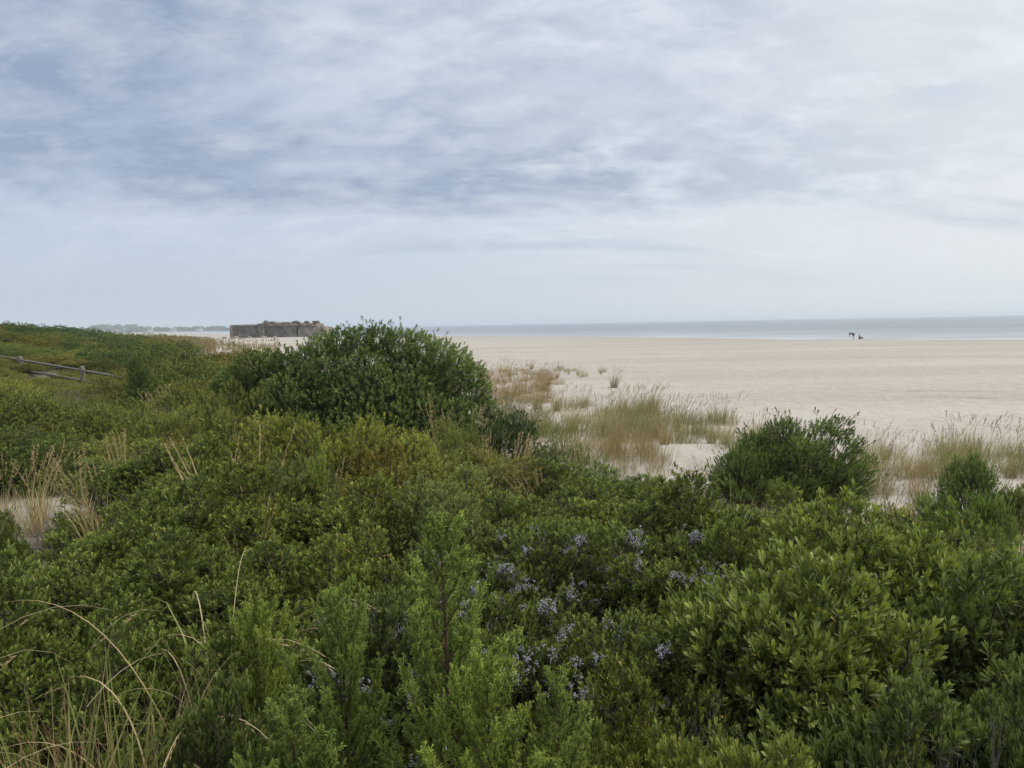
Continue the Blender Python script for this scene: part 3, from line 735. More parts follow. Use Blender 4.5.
# --- great dark tree-like shrub
def big_shrub():
    r_ = np.random.default_rng(900)
    Y = 18.5
    def w(px, py, dy=0.0):
        x, y, z = at(px, py, Y + dy); return np.array([x, y, z])
    g0 = w(370, 440); gz = Hf(g0[0], g0[1]) - .05
    root_p = np.array([g0[0], Y, gz])
    C, b = [], []
    # crown outline in metres, from the photograph's silhouette: (x offset px, top px, half depth)
    lobes = [(250, 352, .40), (236, 366, .34), (268, 352, .42), (285, 353, .42), (305, 346, .42), (322, 335, .42), (340, 330, .45), (360, 328, .45), (380, 326, .44), (400, 329, .45),
             (420, 334, .46), (440, 341, .46), (457, 350, .45), (470, 362, .42), (477, 378, .40), (482, 396, .34), (300, 366, .5), (330, 358, .5), (365, 352, .5), (400, 355, .5), (435, 365, .5),
             (255, 382, .42), (280, 378, .5), (315, 390, .5), (350, 382, .55), (390, 385, .55), (430, 392, .5), (460, 400, .45), (345, 412, .45), (385, 415, .5), (425, 415, .45), (295, 400, .42), (240, 385, .32),
             (455, 420, .38), (405, 402, .45), (350, 425, .42), (390, 430, .42), (310, 415, .4), (440, 425, .4), (270, 405, .36), (415, 395, .4), (365, 400, .42), (328, 375, .4), (378, 368, .45), (415, 375, .42), (222, 376, .28), (270, 392, .35)]
    for i, (px, py, br) in enumerate(lobes):
        u = (px - 365) / 120; depth = 1.9 * math.sqrt(max(.05, 1 - u * u))
        edge = py < 352 + 40 * abs(u) ** 2
        dy = r_.uniform(-.3, .3) if edge else -depth * (.35 + (py - 345) / 95 * .6)
        if px < 290: dy -= .5
        sh = br / Y * F
        # apparent centre: lobe top at py
        p = w(px, py + sh * .8, dy)
        C.append(p - root_p); b.append(br)
        if edge:
            p2 = w(px, py + sh * .9, dy + depth * .9); C.append(p2 - root_p); b.append(br)
    C = np.array(C); b = np.array(b)
    # interior fill
    fill = [w(px, py, r_.uniform(-.4, .8)) - root_p for px, py in [(330, 370), (370, 365), (410, 370), (440, 390), (350, 395), (390, 395), (300, 380)]]
    C = np.concatenate([C, fill]); b = np.concatenate([b, np.full(len(fill), .55)])
    parts = shrub_parts('great', 900, C, b * .80, .088, .13, 15, .066, 1.35, 1, M_DARK, fan=.7, upb=.55, base_t=.44, twigs=3, zmin=-.95, a0=80, a1=28, jit=.5, cull=.25)
    root = bpy.data.objects.new('cherry_tree', None); COL.objects.link(root); root.location = root_p
    for pn, me, _ in parts:
        o = link('crown' if pn == 'foliage' else 'trunk', me, root); o.color = (1.15, 1.15, 1.1, 1)
    tag(root, 'great dark green tree-like shrub, rising to the horizon in the middle left', 'tree')
big_shrub()
for px, w in ((265, 90), (300, 110), (345, 120), (390, 120), (430, 100)):
    P('dense', px, 362 + abs(px - 365) * .08, 20.6, w, 'dark understory bush standing in and behind the great dark shrub', 'understory of the great dark shrub', (.8, .9, .85), var=0)

# --- cedars
P('cedar', 437, 533, 3.35, None, 'tall feathery cedar sapling with reddish stem, foremost in the middle', tint=(1.05, 1.06, .86), var=0, rot=.4)
P('cedar', 482, 668, 2.95, None, 'small bright cedar sapling right below the tall one', tint=(1.15, 1.15, .8), var=1, rot=2)
P('cedar', 338, 598, 3.5, 170, 'feathery cedar sapling with a thin tip, left of the tall one', tint=(1.0, 1.02, .85), var=1, rot=1)
P('cedar', 560, 690, 3.0, None, 'short cedar tip at the bottom edge, right of the bright sapling', tint=(1, 1, .85), var=0, rot=3)
P('cedar', 262, 612, 4.4, 120, 'broad yellow-green cedar below the curled dry seed stalks', tint=(1.05, 1.05, .75), var=2, rot=0)
P('cedar', 290, 712, 3.1, 200, 'low cedar at the bottom edge under the thin-tipped one', tint=(.9, .95, .82), var=0, rot=2.5)
P('cedar', 135, 362, 24, 46, 'dark upright cedar at the right end of the split-rail fence', tint=(.42, .5, .5), var=2, smax=3)
P('cedar', 140, 372, 23, 50, 'dark lower cedar crown in front of the upright one by the fence', tint=(.42, .5, .5), var=1, smax=3)
P('cedar', 318, 440, 9.5, 40, 'thin young cedar standing up from the yellow-green bushes', tint=(1.3, 1.25, .9), var=0)
P('cedar', 208, 352, 40, 12, 'tiny dark cedar on the brush slope left of the bunker', tint=(.5, .6, .5), var=2, smax=3) if False else None

# --- dry and green grasses in the thicket
for px, top, Y, k, var, lab in [
    (205, 405, 9.5, 'stalk', 0, 'pair of leaning tan seed stalks over the left thicket'),
    (258, 425, 9.5, 'stalk', 1, 'tan seed stalks leaning right, middle of the thicket'),
    (38, 425, 10.5, 'stalk', 2, 'rusty tan seed stalk at left before the dark bush'),
    (28, 445, 11, 'tan', 0, 'pale dry grass clump left on the sand patch'),
    (75, 447, 10.5, 'tan', 1, 'pale dry grass clump right on the sand patch'),
    (95, 462, 10, 'tan', 0, 'bent pale dry grass right of the sand patch'),
    (3, 452, 11, 'tan', 1, 'dry grass clump at the left edge above the sand patch'),
    (205, 545, 4.3, 'curl', 0, 'curled dry seed stalks fanning out over the lower left thicket'),
    (150, 590, 3.9, 'curl', 1, 'pale arching dry stalks at lower left below the curled ones'),
    (12, 590, 4.3, 'stalk', 0, 'pale leaning straw at the left edge'),
    (238, 560, 4.6, 'curl', 1, 'right-hand tuft of curled pale stalks beside the fanned curled ones'),
    (215, 418, 9.8, 'stalk', 2, 'tan seed stalks just right of the leaning pair over the left thicket'),
    (165, 385, 20, 'tan', 0, 'tan grass tuft left of the brown brush by the cedar'),
    (485, 432, 13, 'tan', 1, 'tan grass wisps before the low dark round shrub'),
    (515, 432, 14, 'tan', 0, 'rusty grass tuft under the low dark round shrub'),
    (440, 392, 16.5, 'tan', 1, 'pale dry stalks against the foot of the great dark shrub'),
    (460, 398, 16.5, 'dune', 2, 'green and tan stalks between the great and the low dark shrub'),
    (70, 668, 3.5, 'reed', 0, 'brown reed clump in the bottom left corner'),
    (15, 690, 3.5, 'reed', 0, 'brown reed clump at the left edge of the bottom left corner'),
    (118, 690, 3.4, 'reed', 0, 'brown reeds right of the bottom left corner clump'),
    (30, 665, 3.4, 'green', 0, 'arching green blades over the brown reeds at the left edge'),
    (122, 650, 3.9, 'green', 0, 'green grass blades rising behind the brown reeds'),
    (560, 490, 8.5, 'green', 0, 'thin green grass in the middle of the thicket'),
    (380, 500, 8, 'green', 0, 'green grass blades behind the tall cedar'),
    (878, 505, 9, 'stalk', 2, 'leaning straw left of the sand gap')]:
    P(k, px, top, Y, None, lab, var=var, tint=(.62, .52, .46) if k == 'reed' else (1.25, 1.22, 1.15), smin=.5)
P('dead', 322, 470, 8.8, 24, 'grey upright bare twig standing in the yellow-green bushes', tint=(1.2, 1.2, 1.3), var=0)

# --- small accents that break the thicket
r4 = np.random.default_rng(912)
P('bay', 70, 512, 10.2, 55, 'small green plant at the right side of the left sand patch', tint=(1.12, 1.14, .92), var=0, smin=.2)
P('bay', 2, 520, 9.2, 50, 'small green plant at the left edge below the left sand patch', tint=(1.1, 1.1, .95), var=1, smin=.2)
P('dead', 45, 505, 10.5, 50, 'grey dead twigs lying over the left sand patch', tint=(1.2, 1.1, 1), var=0, smin=.2)
for px, top, Y, k, var, lab in [
    (300, 422, 12, 'green', 0, 'light green grass blades rising left of the thin young cedar'), (372, 432, 11.5, 'green', 0, 'light green grass blades right of the thin young cedar'),
    (180, 440, 12, 'green', 0, 'light green grass blades left of the leaning tan stalks'), (118, 430, 13, 'tan', 0, 'pale dry wisps behind the left sand patch'),
    (330, 455, 10.5, 'tan', 1, 'faint dry wisps in the bright yellow-green bushes'), (245, 500, 7.8, 'stalk', 1, 'short broken pale stalk in the green bush left of centre'),
    (540, 470, 10, 'tan', 0, 'dry wisps in the rusty bush below the low dark shrub'), (600, 455, 12.5, 'green', 0, 'green blades at the near rim of the beach grass'),
    (470, 448, 12.5, 'tan', 1, 'dry wisps at the near foot of the low dark round shrub'), (530, 452, 12, 'tan', 0, 'rusty wisps left of the dark upright bayberry'),
    (735, 470, 9.4, 'green', 0, 'yellow-green shoots at the right rim of the small sand hollow'), (905, 500, 8.8, 'tan', 1, 'dry wisps below the sand gap'),
    (960, 520, 8, 'green', 0, 'green blades below the small upright bayberry at right'), (35, 470, 11.5, 'green', 0, 'green blades among the dry grass of the left sand patch'),
    (160, 480, 9, 'green', 0, 'thin green blades right of the bent dry grass')]:
    P(k, px, top, Y, None, lab, var=var, tint=(1.15, 1.1, 1.0), smin=.4)
for px, top, Y, w in [(420, 448, 11.2, 70), (300, 440, 11.5, 70), (505, 458, 11, 70), (160, 425, 13.5, 60), (575, 470, 10.8, 60), (75, 428, 15, 60), (235, 405, 14.5, 60), (350, 470, 9.6, 60),
                      (690, 500, 8.2, 60), (820, 520, 7, 70), (120, 480, 10.5, 60), (545, 560, 6, 70), (430, 500, 8.2, 60)]:
    P('dead', px, top, Y, w, 'grey bare twigs poking out between the leafy bushes of the thicket', 'bare twigs in the thicket', tint=(.9, .85, .8), var=int(r4.integers(0, 3)))

# --- beach grass band on the foredune
r2 = np.random.default_rng(55)
def grass_at(x, y, k, label, group, hmul=1.0, tint=None, var=None):
    var = int(r2.integers(0, len(T[k]))) if var is None else var
    s = hmul * r2.uniform(.7, 1.15); q = r2.uniform(.9, 1.12)
    place(k, var, NM[k][0], x, y, Hf(x, y) - .01, s, s, s, r2.normal(0, .5), label, 'grass clump', group, tint or (q, q, q))

def in_band(px0, px1, py0, py1, n, k, label, group, hmul=1.0, tint=None, var=None):
    c = 0; pts = []; tries = 0
    while c < n and tries < 4000:
        tries += 1
        px = r2.uniform(px0, px1); py = r2.uniform(py0, py1)
        # intersect the line of sight with the ground
        lo, hi = 6.0, 200.0
        for _ in range(24):
            m = (lo + hi) / 2; x, y, z = at(px, py, m)
            if z > Hf(x, y): lo = m
            else: hi = m
        x, y, z = at(px, py, lo)
        if any((x - a) ** 2 + (y - b_) ** 2 < (.016 * y) ** 2 for a, b_ in pts): continue
        pts.append((x, y)); grass_at(x, y, k, label, group, hmul, tint, var); c += 1
GB = 'beach grass clumps on the foredune'
in_band(470, 560, 402, 440, 24, 'dune', 'beach grass clump in the thick tan and green stand right of the dark shrub', GB, 1.0)
in_band(555, 655, 405, 452, 40, 'dune', 'beach grass clump in the tall stand left of the small sand hollow', GB, 1.05)
in_band(640, 730, 420, 446, 22, 'dune', 'beach grass clump on the rim of the small sand hollow', GB, .95)
in_band(560, 665, 446, 472, 20, 'dune', 'short dry grass clump below the tall beach grass stand', 'dry grass below the beach grass', .6, (.95, .88, .82), var=2)
in_band(725, 770, 425, 450, 5, 'dune', 'thin beach grass clump left behind the round dark bush', GB, .8)
in_band(845, 935, 452, 488, 15, 'dune', 'beach grass clump between the round dark bush and the sand gap', GB, .8)
in_band(945, 1035, 452, 482, 16, 'dune', 'windblown beach grass clump at the right edge of the dune', GB, .95)
in_band(860, 930, 484, 500, 7, 'dune', 'short brown grass clump at the left rim of the sand gap', 'dry grass by the sand gap', .5, (.9, .8, .75), var=2)
in_band(478, 552, 372, 408, 34, 'dune', 'reddish brown dry clump behind the great dark shrub on its seaward side', 'brown brush on the foredune', 1.0, (.92, .78, .70), var=2)
in_band(520, 562, 364, 394, 16, 'dune', 'sparse grass clump on the hummock far behind the beach grass', 'sparse clumps on the hummock', .75, (.9, .8, .72))
in_band(556, 608, 370, 375, 9, 'dune', 'sparse grass clump in the thin line on the open beach', 'thin line of clumps on the beach', .5)
x, y, z = at(614, 383, 43); 
grass_at(x, y, 'dune', 'single dense grass clump standing alone on the open sand', None, 1.25, (.7, .64, .58), var=4)
x, y, z = at(583, 372, 52); grass_at(x, y, 'dune', 'small green grass clump left behind the lone clump', None, .9, (.9, 1, .8), var=0)
in_band(150, 262, 356, 398, 26, 'dune', 'tan grass clump among the bushes between the fence and the great dark shrub', 'tan grass among the middle bushes', 1.15, (1, .92, .85), var=2)
in_band(205, 262, 343, 352, 8, 'dune', 'grass clump on the pale sand before the bunker', 'clumps on the sand before the bunker', .9, (.95, .85, .75))

# brown brush: bushes of the foredune crest
for px, top, Y, w, lab in [(500, 368, 26, 60, 'reddish brown bush at the right shoulder of the great dark shrub'), (528, 378, 25, 60, 'reddish brown bush before the sparse hummock clumps'),
                           (490, 385, 22, 50, 'brown and green bush tucked against the great dark shrub')]:
    P('dead', px, top, Y, w, lab, tint=(1, 1, 1), var=2)

# ------------------------------------------------------------------ brown grass flats (uncountable)
def grass_flats():
    r_ = np.random.default_rng(77); b = Buf()
    n = 52000
    yy = 62 + 230 * r_.random(n) ** 1.3; xx = yy * r_.uniform(-.60, -.30, n)
    m = (wob(xx, yy, 9, 1.7) + .5 * wob(xx, yy, 3.7, .3) > -.35) & ~((xx > -.41 * yy) & (yy > 85) & (wob(xx, yy, 6, 2.2) > -.2))
    m &= ~((yy > 225) & (xx > -110))
    m &= ~((xx > -.385 * yy) & (yy > 70) & (r_.random(n) < .8))
    xx, yy = xx[m], yy[m]; n = len(xx)
    zz = H(xx, yy) - .02
    h = r_.uniform(.35, .9, n); a = r_.uniform(0, 3.14, n); wdt = .05 * (yy / 100)
    dx = np.cos(a) * wdt; dy = np.sin(a) * wdt; lx = r_.normal(.15, .18, n) * h; ly = r_.normal(0, .18, n) * h
    V = np.stack([np.stack([xx - dx, yy - dy, zz], -1), np.stack([xx + dx, yy + dy, zz], -1), np.stack([xx + lx + dx * .3, yy + ly + dy * .3, zz + h], -1), np.stack([xx + lx - dx * .3, yy + ly - dy * .3, zz + h], -1)], 1)
    Q = np.arange(n * 4).reshape(-1, 4)
    ti = np.clip(.66 + .14 * wob(xx, yy, 12, .9) + r_.normal(0, .1, n), .2, 1)
    b.add(V.reshape(-1, 3), None, Q, np.repeat(ti, 4))
    o = link('dune_grass', b.mesh('dune_grass', M_GRASS)); o.color = (.80, .74, .68, 1)
    tag(o, 'brown dry grass covering the flats left of the bunker', 'grass', kind='stuff')
grass_flats()
# thin litter and low grass between the near shrubs
def low_cover():
    r_ = np.random.default_rng(78); b = Buf(); n = 26000
    yy = 3 + 32 * r_.random(n) ** 1.1; xx = (r_.random(n) - .5) * (yy * 1.5)
    e = xx * .8 + (yy - 17) * .62
    m = (e < 3.0) & (r_.random(n) < np.where(e > -3, .35, 1)) & ~((np.abs(xx + 7.4) < 1.4) & (np.abs(yy - 12.2) < 1.8) & (r_.random(n) < .4))
    xx, yy = xx[m], yy[m]; n = len(xx); zz = H(xx, yy) - .02
    h = r_.uniform(.08, .4, n); a = r_.uniform(0, 3.14, n); w = .004 + .0004 * yy
    dx, dy = np.cos(a) * w, np.sin(a) * w; lx = r_.normal(.05, .35, n) * h; ly = r_.normal(0, .35, n) * h
    V = np.stack([np.stack([xx - dx, yy - dy, zz], -1), np.stack([xx + dx, yy + dy, zz], -1), np.stack([xx + lx, yy + ly, zz + h], -1)], 1)
    b.add(V.reshape(-1, 3), np.arange(n * 3).reshape(-1, 3), None, np.repeat(np.clip(r_.normal(.6, .25, n), 0, 1), 3))
    o = link('ground_grass', b.mesh('ground_grass', M_GRASS)); o.color = (.8, .75, .7, 1)
    tag(o, 'short dry grass on the ground between the shrubs', 'grass', kind='stuff')
low_cover()

def foredune_cover():
    r_ = np.random.default_rng(79); b = Buf(); n = 90000
    yy = 11 + 45 * r_.random(n) ** 1.3; xx = yy * r_.uniform(-.12, .78, n)
    e = xx * .8 + (yy - 17) * .62 + 1.6 * wob(xx, yy, 5., 1.)
    dn = wob(xx, yy, 2.1, .7) + .5 * wob(xx, yy, .8, 1.9)
    m = (e > -4) & (e < 9) & (r_.random(n) < np.clip(.55 + .6 * dn, 0, 1) * np.clip(1.1 - (e + 4) / 13, 0.02, 1))
    xx, yy = xx[m], yy[m]; n = len(xx); zz = H(xx, yy) - .01
    h = r_.uniform(.06, .42, n) * (1 + .4 * r_.random(n)); a = r_.uniform(0, 3.14, n); w = .0035 + .00025 * yy
    dx, dy = np.cos(a) * w, np.sin(a) * w; lx = r_.normal(.15, .4, n) * h; ly = r_.normal(0, .4, n) * h
    V = np.stack([np.stack([xx - dx, yy - dy, zz], -1), np.stack([xx + dx, yy + dy, zz], -1), np.stack([xx + lx, yy + ly, zz + h], -1)], 1)
    b.add(V.reshape(-1, 3), np.arange(n * 3).reshape(-1, 3), None, np.repeat(np.clip(r_.normal(.62, .22, n), 0, 1), 3))
    o = link('thin_grass', b.mesh('thin_grass', M_GRASS)); o.color = (.85, .8, .75, 1)
    tag(o, 'thin dry grass scattered over the foredune sand between the clumps', 'grass', kind='stuff')
foredune_cover()

# ------------------------------------------------------------------ ground sheet
def ground():
    rs = np.concatenate([np.linspace(0.01, 40, 200), np.geomspace(40.4, 400, 260), np.geomspace(404, 7000, 90)])
    th = np.concatenate([np.linspace(-math.pi, -.95, 40, endpoint=False), np.linspace(-.95, .95, 520, endpoint=False), np.linspace(.95, math.pi, 40)])
    Rg, Tg = np.meshgrid(rs, th, indexing='ij')
    X = Rg * np.sin(Tg); Y = Rg * np.cos(Tg)
    Z = H(X, Y)
    V = np.stack([X, Y, Z], -1).reshape(-1, 3)
    nr, nt_ = len(rs), len(th)
    i = np.arange(nr - 1)[:, None] * nt_; j = np.arange(nt_ - 1)[None]
    Q = np.stack([i + j, i + nt_ + j, i + nt_ + j + 1, i + j + 1], -1).reshape(-1, 4)
    me = mk_mesh('beach_sand', V, None, Q, None, [M_SAND], True)
    a = me.attributes.new('shore', 'FLOAT', 'POINT'); a.data.foreach_set('value', np.clip(shore_dist(X, Y), -200, 400).astype(np.float32).ravel())
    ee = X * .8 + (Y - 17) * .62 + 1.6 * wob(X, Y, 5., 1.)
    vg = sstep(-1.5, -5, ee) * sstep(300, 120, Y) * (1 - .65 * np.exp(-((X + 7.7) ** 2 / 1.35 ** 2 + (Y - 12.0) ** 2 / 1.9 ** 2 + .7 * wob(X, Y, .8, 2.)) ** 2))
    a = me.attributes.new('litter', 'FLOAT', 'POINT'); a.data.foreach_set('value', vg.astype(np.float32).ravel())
    o = link('beach_sand', me); tag(o, 'pale beach sand running from the dunes down to the water', 'sand', kind='structure')

m, nt, out = new_mat('sand'); M_SAND = m
geo = nt.nodes.new('ShaderNodeNewGeometry'); pos = geo.outputs['Position']
at_s = nt.nodes.new('ShaderNodeAttribute'); at_s.attribute_name = 'shore'
mp = nt.nodes.new('ShaderNodeMapping'); mp.inputs['Rotation'].default_value = (0, 0, R(-52)); mp.inputs['Scale'].default_value = (.25, 1, 1)
nt.links.new(pos, mp.inputs['Vector'])
big = noise(nt, mp.outputs[0], .09, 4, .55); med = noise(nt, pos, 1.3, 5, .65); fine = noise(nt, pos, 14, 4, .7)
dry = ramp(nt, [(.3, (.365, .325, .275)), (.5, (.465, .42, .36)), (.7, (.54, .49, .425))], med)
dry = mix(nt, .5, dry, ramp(nt, [(.35, (.39, .35, .295)), (.65, (.525, .475, .41))], big))
speck = ramp(nt, [(.28, (.55, .52, .5)), (.42, (1, 1, 1))], fine)
dry = mix(nt, .55, dry, speck, 'MULTIPLY')
sh = math_(nt, 'ADD', at_s.outputs['Fac'], math_(nt, 'MULTIPLY', math_(nt, 'SUBTRACT', big, .5), 26))
wetf = nt.nodes.new('ShaderNodeMapRange'); nt.links.new(sh, wetf.inputs[0]); wetf.inputs[1].default_value = 4; wetf.inputs[2].default_value = 16; wetf.inputs[3].default_value = 1; wetf.inputs[4].default_value = 0
wl = ramp(nt, [(.470, (0, 0, 0)), (.492, (1, 1, 1)), (.500, (1, 1, 1)), (.52, (0, 0, 0))], math_(nt, 'FRACT', math_(nt, 'DIVIDE', math_(nt, 'ADD', sh, math_(nt, 'MULTIPLY', med, 3)), 34)))
wl = math_(nt, 'MULTIPLY', wl, ramp(nt, [(.46, (0, 0, 0)), (.60, (1, 1, 1))], noise(nt, mp.outputs[0], .35, 4, .6)))
bandf = ramp(nt, [(0, (0, 0, 0)), (.16, (0, 0, 0)), (.30, (1, 1, 1)), (.48, (.6, .6, .6)), (.75, (0, 0, 0))], math_(nt, 'DIVIDE', sh, 90, clamp=True))
col = mix(nt, math_(nt, 'MULTIPLY', wetf.outputs[0], .65), dry, (.27, .235, .185))
col = mix(nt, math_(nt, 'MULTIPLY', bandf, .40), col, (.33, .315, .28))
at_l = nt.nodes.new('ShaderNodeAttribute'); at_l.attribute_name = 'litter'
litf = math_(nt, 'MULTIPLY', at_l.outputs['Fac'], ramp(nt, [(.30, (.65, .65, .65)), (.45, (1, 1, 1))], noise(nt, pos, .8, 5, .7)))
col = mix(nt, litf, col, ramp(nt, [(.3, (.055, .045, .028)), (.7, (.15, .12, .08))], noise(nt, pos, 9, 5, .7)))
col = mix(nt, math_(nt, 'MULTIPLY', wl, .45), col, (.20, .17, .13))
b = nt.nodes.new('ShaderNodeBsdfPrincipled'); nt.links.new(col, b.inputs['Base Color']); b.inputs['Roughness'].default_value = .92
b.inputs['Specular IOR Level'].default_value = .15
vor = nt.nodes.new('ShaderNodeTexVoronoi'); vor.feature = 'SMOOTH_F1'; vor.inputs['Scale'].default_value = 2.6; vor.inputs['Smoothness'].default_value = .6
wv = nt.nodes.new('ShaderNodeVectorMath'); wv.operation = 'ADD'
nn_ = nt.nodes.new('ShaderNodeTexNoise'); nn_.inputs['Scale'].default_value = 2.0; nt.links.new(pos, nn_.inputs['Vector'])
nt.links.new(pos, wv.inputs[0]); nt.links.new(nn_.outputs['Color'], wv.inputs[1]); nt.links.new(wv.outputs[0], vor.inputs['Vector'])
hgt = math_(nt, 'ADD', math_(nt, 'MULTIPLY', vor.outputs['Distance'], .8), math_(nt, 'ADD', math_(nt, 'MULTIPLY', med, .5), math_(nt, 'MULTIPLY', fine, .12)))
bp = nt.nodes.new('ShaderNodeBump'); bp.inputs['Strength'].default_value = .6; bp.inputs['Distance'].default_value = .15
nt.links.new(hgt, bp.inputs['Height']); nt.links.new(bp.outputs[0], b.inputs['Normal'])
nt.links.new(b.outputs[0], out.inputs[0])
ground()

# ------------------------------------------------------------------ sea
m, nt, out = new_mat('sea'); M_SEA = m
geo = nt.nodes.new('ShaderNodeNewGeometry'); pos = geo.outputs['Position']
at_s = nt.nodes.new('ShaderNodeAttribute'); at_s.attribute_name = 'shore'
mp = nt.nodes.new('ShaderNodeMapping'); mp.inputs['Rotation'].default_value = (0, 0, R(-50)); mp.inputs['Scale'].default_value = (.2, 1, 1)
nt.links.new(pos, mp.inputs['Vector'])
w1 = noise(nt, mp.outputs[0], .12, 5, .6); w2 = noise(nt, pos, .9, 5, .65); w3 = noise(nt, mp.outputs[0], .02, 3, .5)
col = ramp(nt, [(.35, (.18, .20, .215)), (.65, (.25, .27, .285))], w3)
# shallow milky water and foam near the edge
sh = math_(nt, 'ADD', at_s.outputs['Fac'], math_(nt, 'MULTIPLY', math_(nt, 'SUBTRACT', w1, .5), 40))
shal = nt.nodes.new('ShaderNodeMapRange'); nt.links.new(sh, shal.inputs[0]); shal.inputs[1].default_value = -150; shal.inputs[2].default_value = -8
foamline = ramp(nt, [(.50, (0, 0, 0)), (.62, (1, 1, 1))], w1)
col = mix(nt, math_(nt, 'MULTIPLY', shal.outputs[0], .65), col, (.35, .375, .40))
col = mix(nt, math_(nt, 'MULTIPLY', math_(nt, 'MULTIPLY', foamline, shal.outputs[0]), .5), col, (.62, .66, .68))
edge = ramp(nt, [(0, (0, 0, 0)), (.55, (0, 0, 0)), (.75, (1, 1, 1)), (1, (1, 1, 1))], math_(nt, 'ADD', math_(nt, 'DIVIDE', math_(nt, 'ADD', at_s.outputs['Fac'], 60), 75), math_(nt, 'MULTIPLY', math_(nt, 'SUBTRACT', w2, .5), .5)))
col = mix(nt, math_(nt, 'MULTIPLY', edge, .55), col, (.60, .62, .64))
b = nt.nodes.new('ShaderNodeBsdfPrincipled'); nt.links.new(col, b.inputs['Base Color']); b.inputs['Roughness'].default_value = .32; b.inputs['IOR'].default_value = 1.33
bp = nt.nodes.new('ShaderNodeBump'); bp.inputs['Strength'].default_value = .9; bp.inputs['Distance'].default_value = .5
nt.links.new(math_(nt, 'ADD', math_(nt, 'MULTIPLY', w1, 1.2), math_(nt, 'MULTIPLY', w2, .5)), bp.inputs['Height']); nt.links.new(bp.outputs[0], b.inputs['Normal'])
nt.links.new(b.outputs[0], out.inputs[0])
def sea():
    rs = np.concatenate([np.linspace(60, 420, 160), np.geomspace(430, 7000, 90)])
    th = np.linspace(-1.5, 1.6, 420)
    Rg, Tg = np.meshgrid(rs, th, indexing='ij'); X = Rg * np.sin(Tg); Y = Rg * np.cos(Tg)
    V = np.stack([X, Y, np.zeros_like(X)], -1).reshape(-1, 3); nr, n2 = len(rs), len(th)
    i = np.arange(nr - 1)[:, None] * n2; j = np.arange(n2 - 1)[None]
    Q = np.stack([i + j, i + n2 + j, i + n2 + j + 1, i + j + 1], -1).reshape(-1, 4)
    me = mk_mesh('sea_water', V, None, Q, None, [M_SEA], True)
    a = me.attributes.new('shore', 'FLOAT', 'POINT'); a.data.foreach_set('value', np.clip(shore_dist(X, Y), -600, 400).astype(np.float32).ravel())
    tag(link('sea_water', me), 'calm grey sea reaching to the horizon', 'water', kind='structure')
sea()

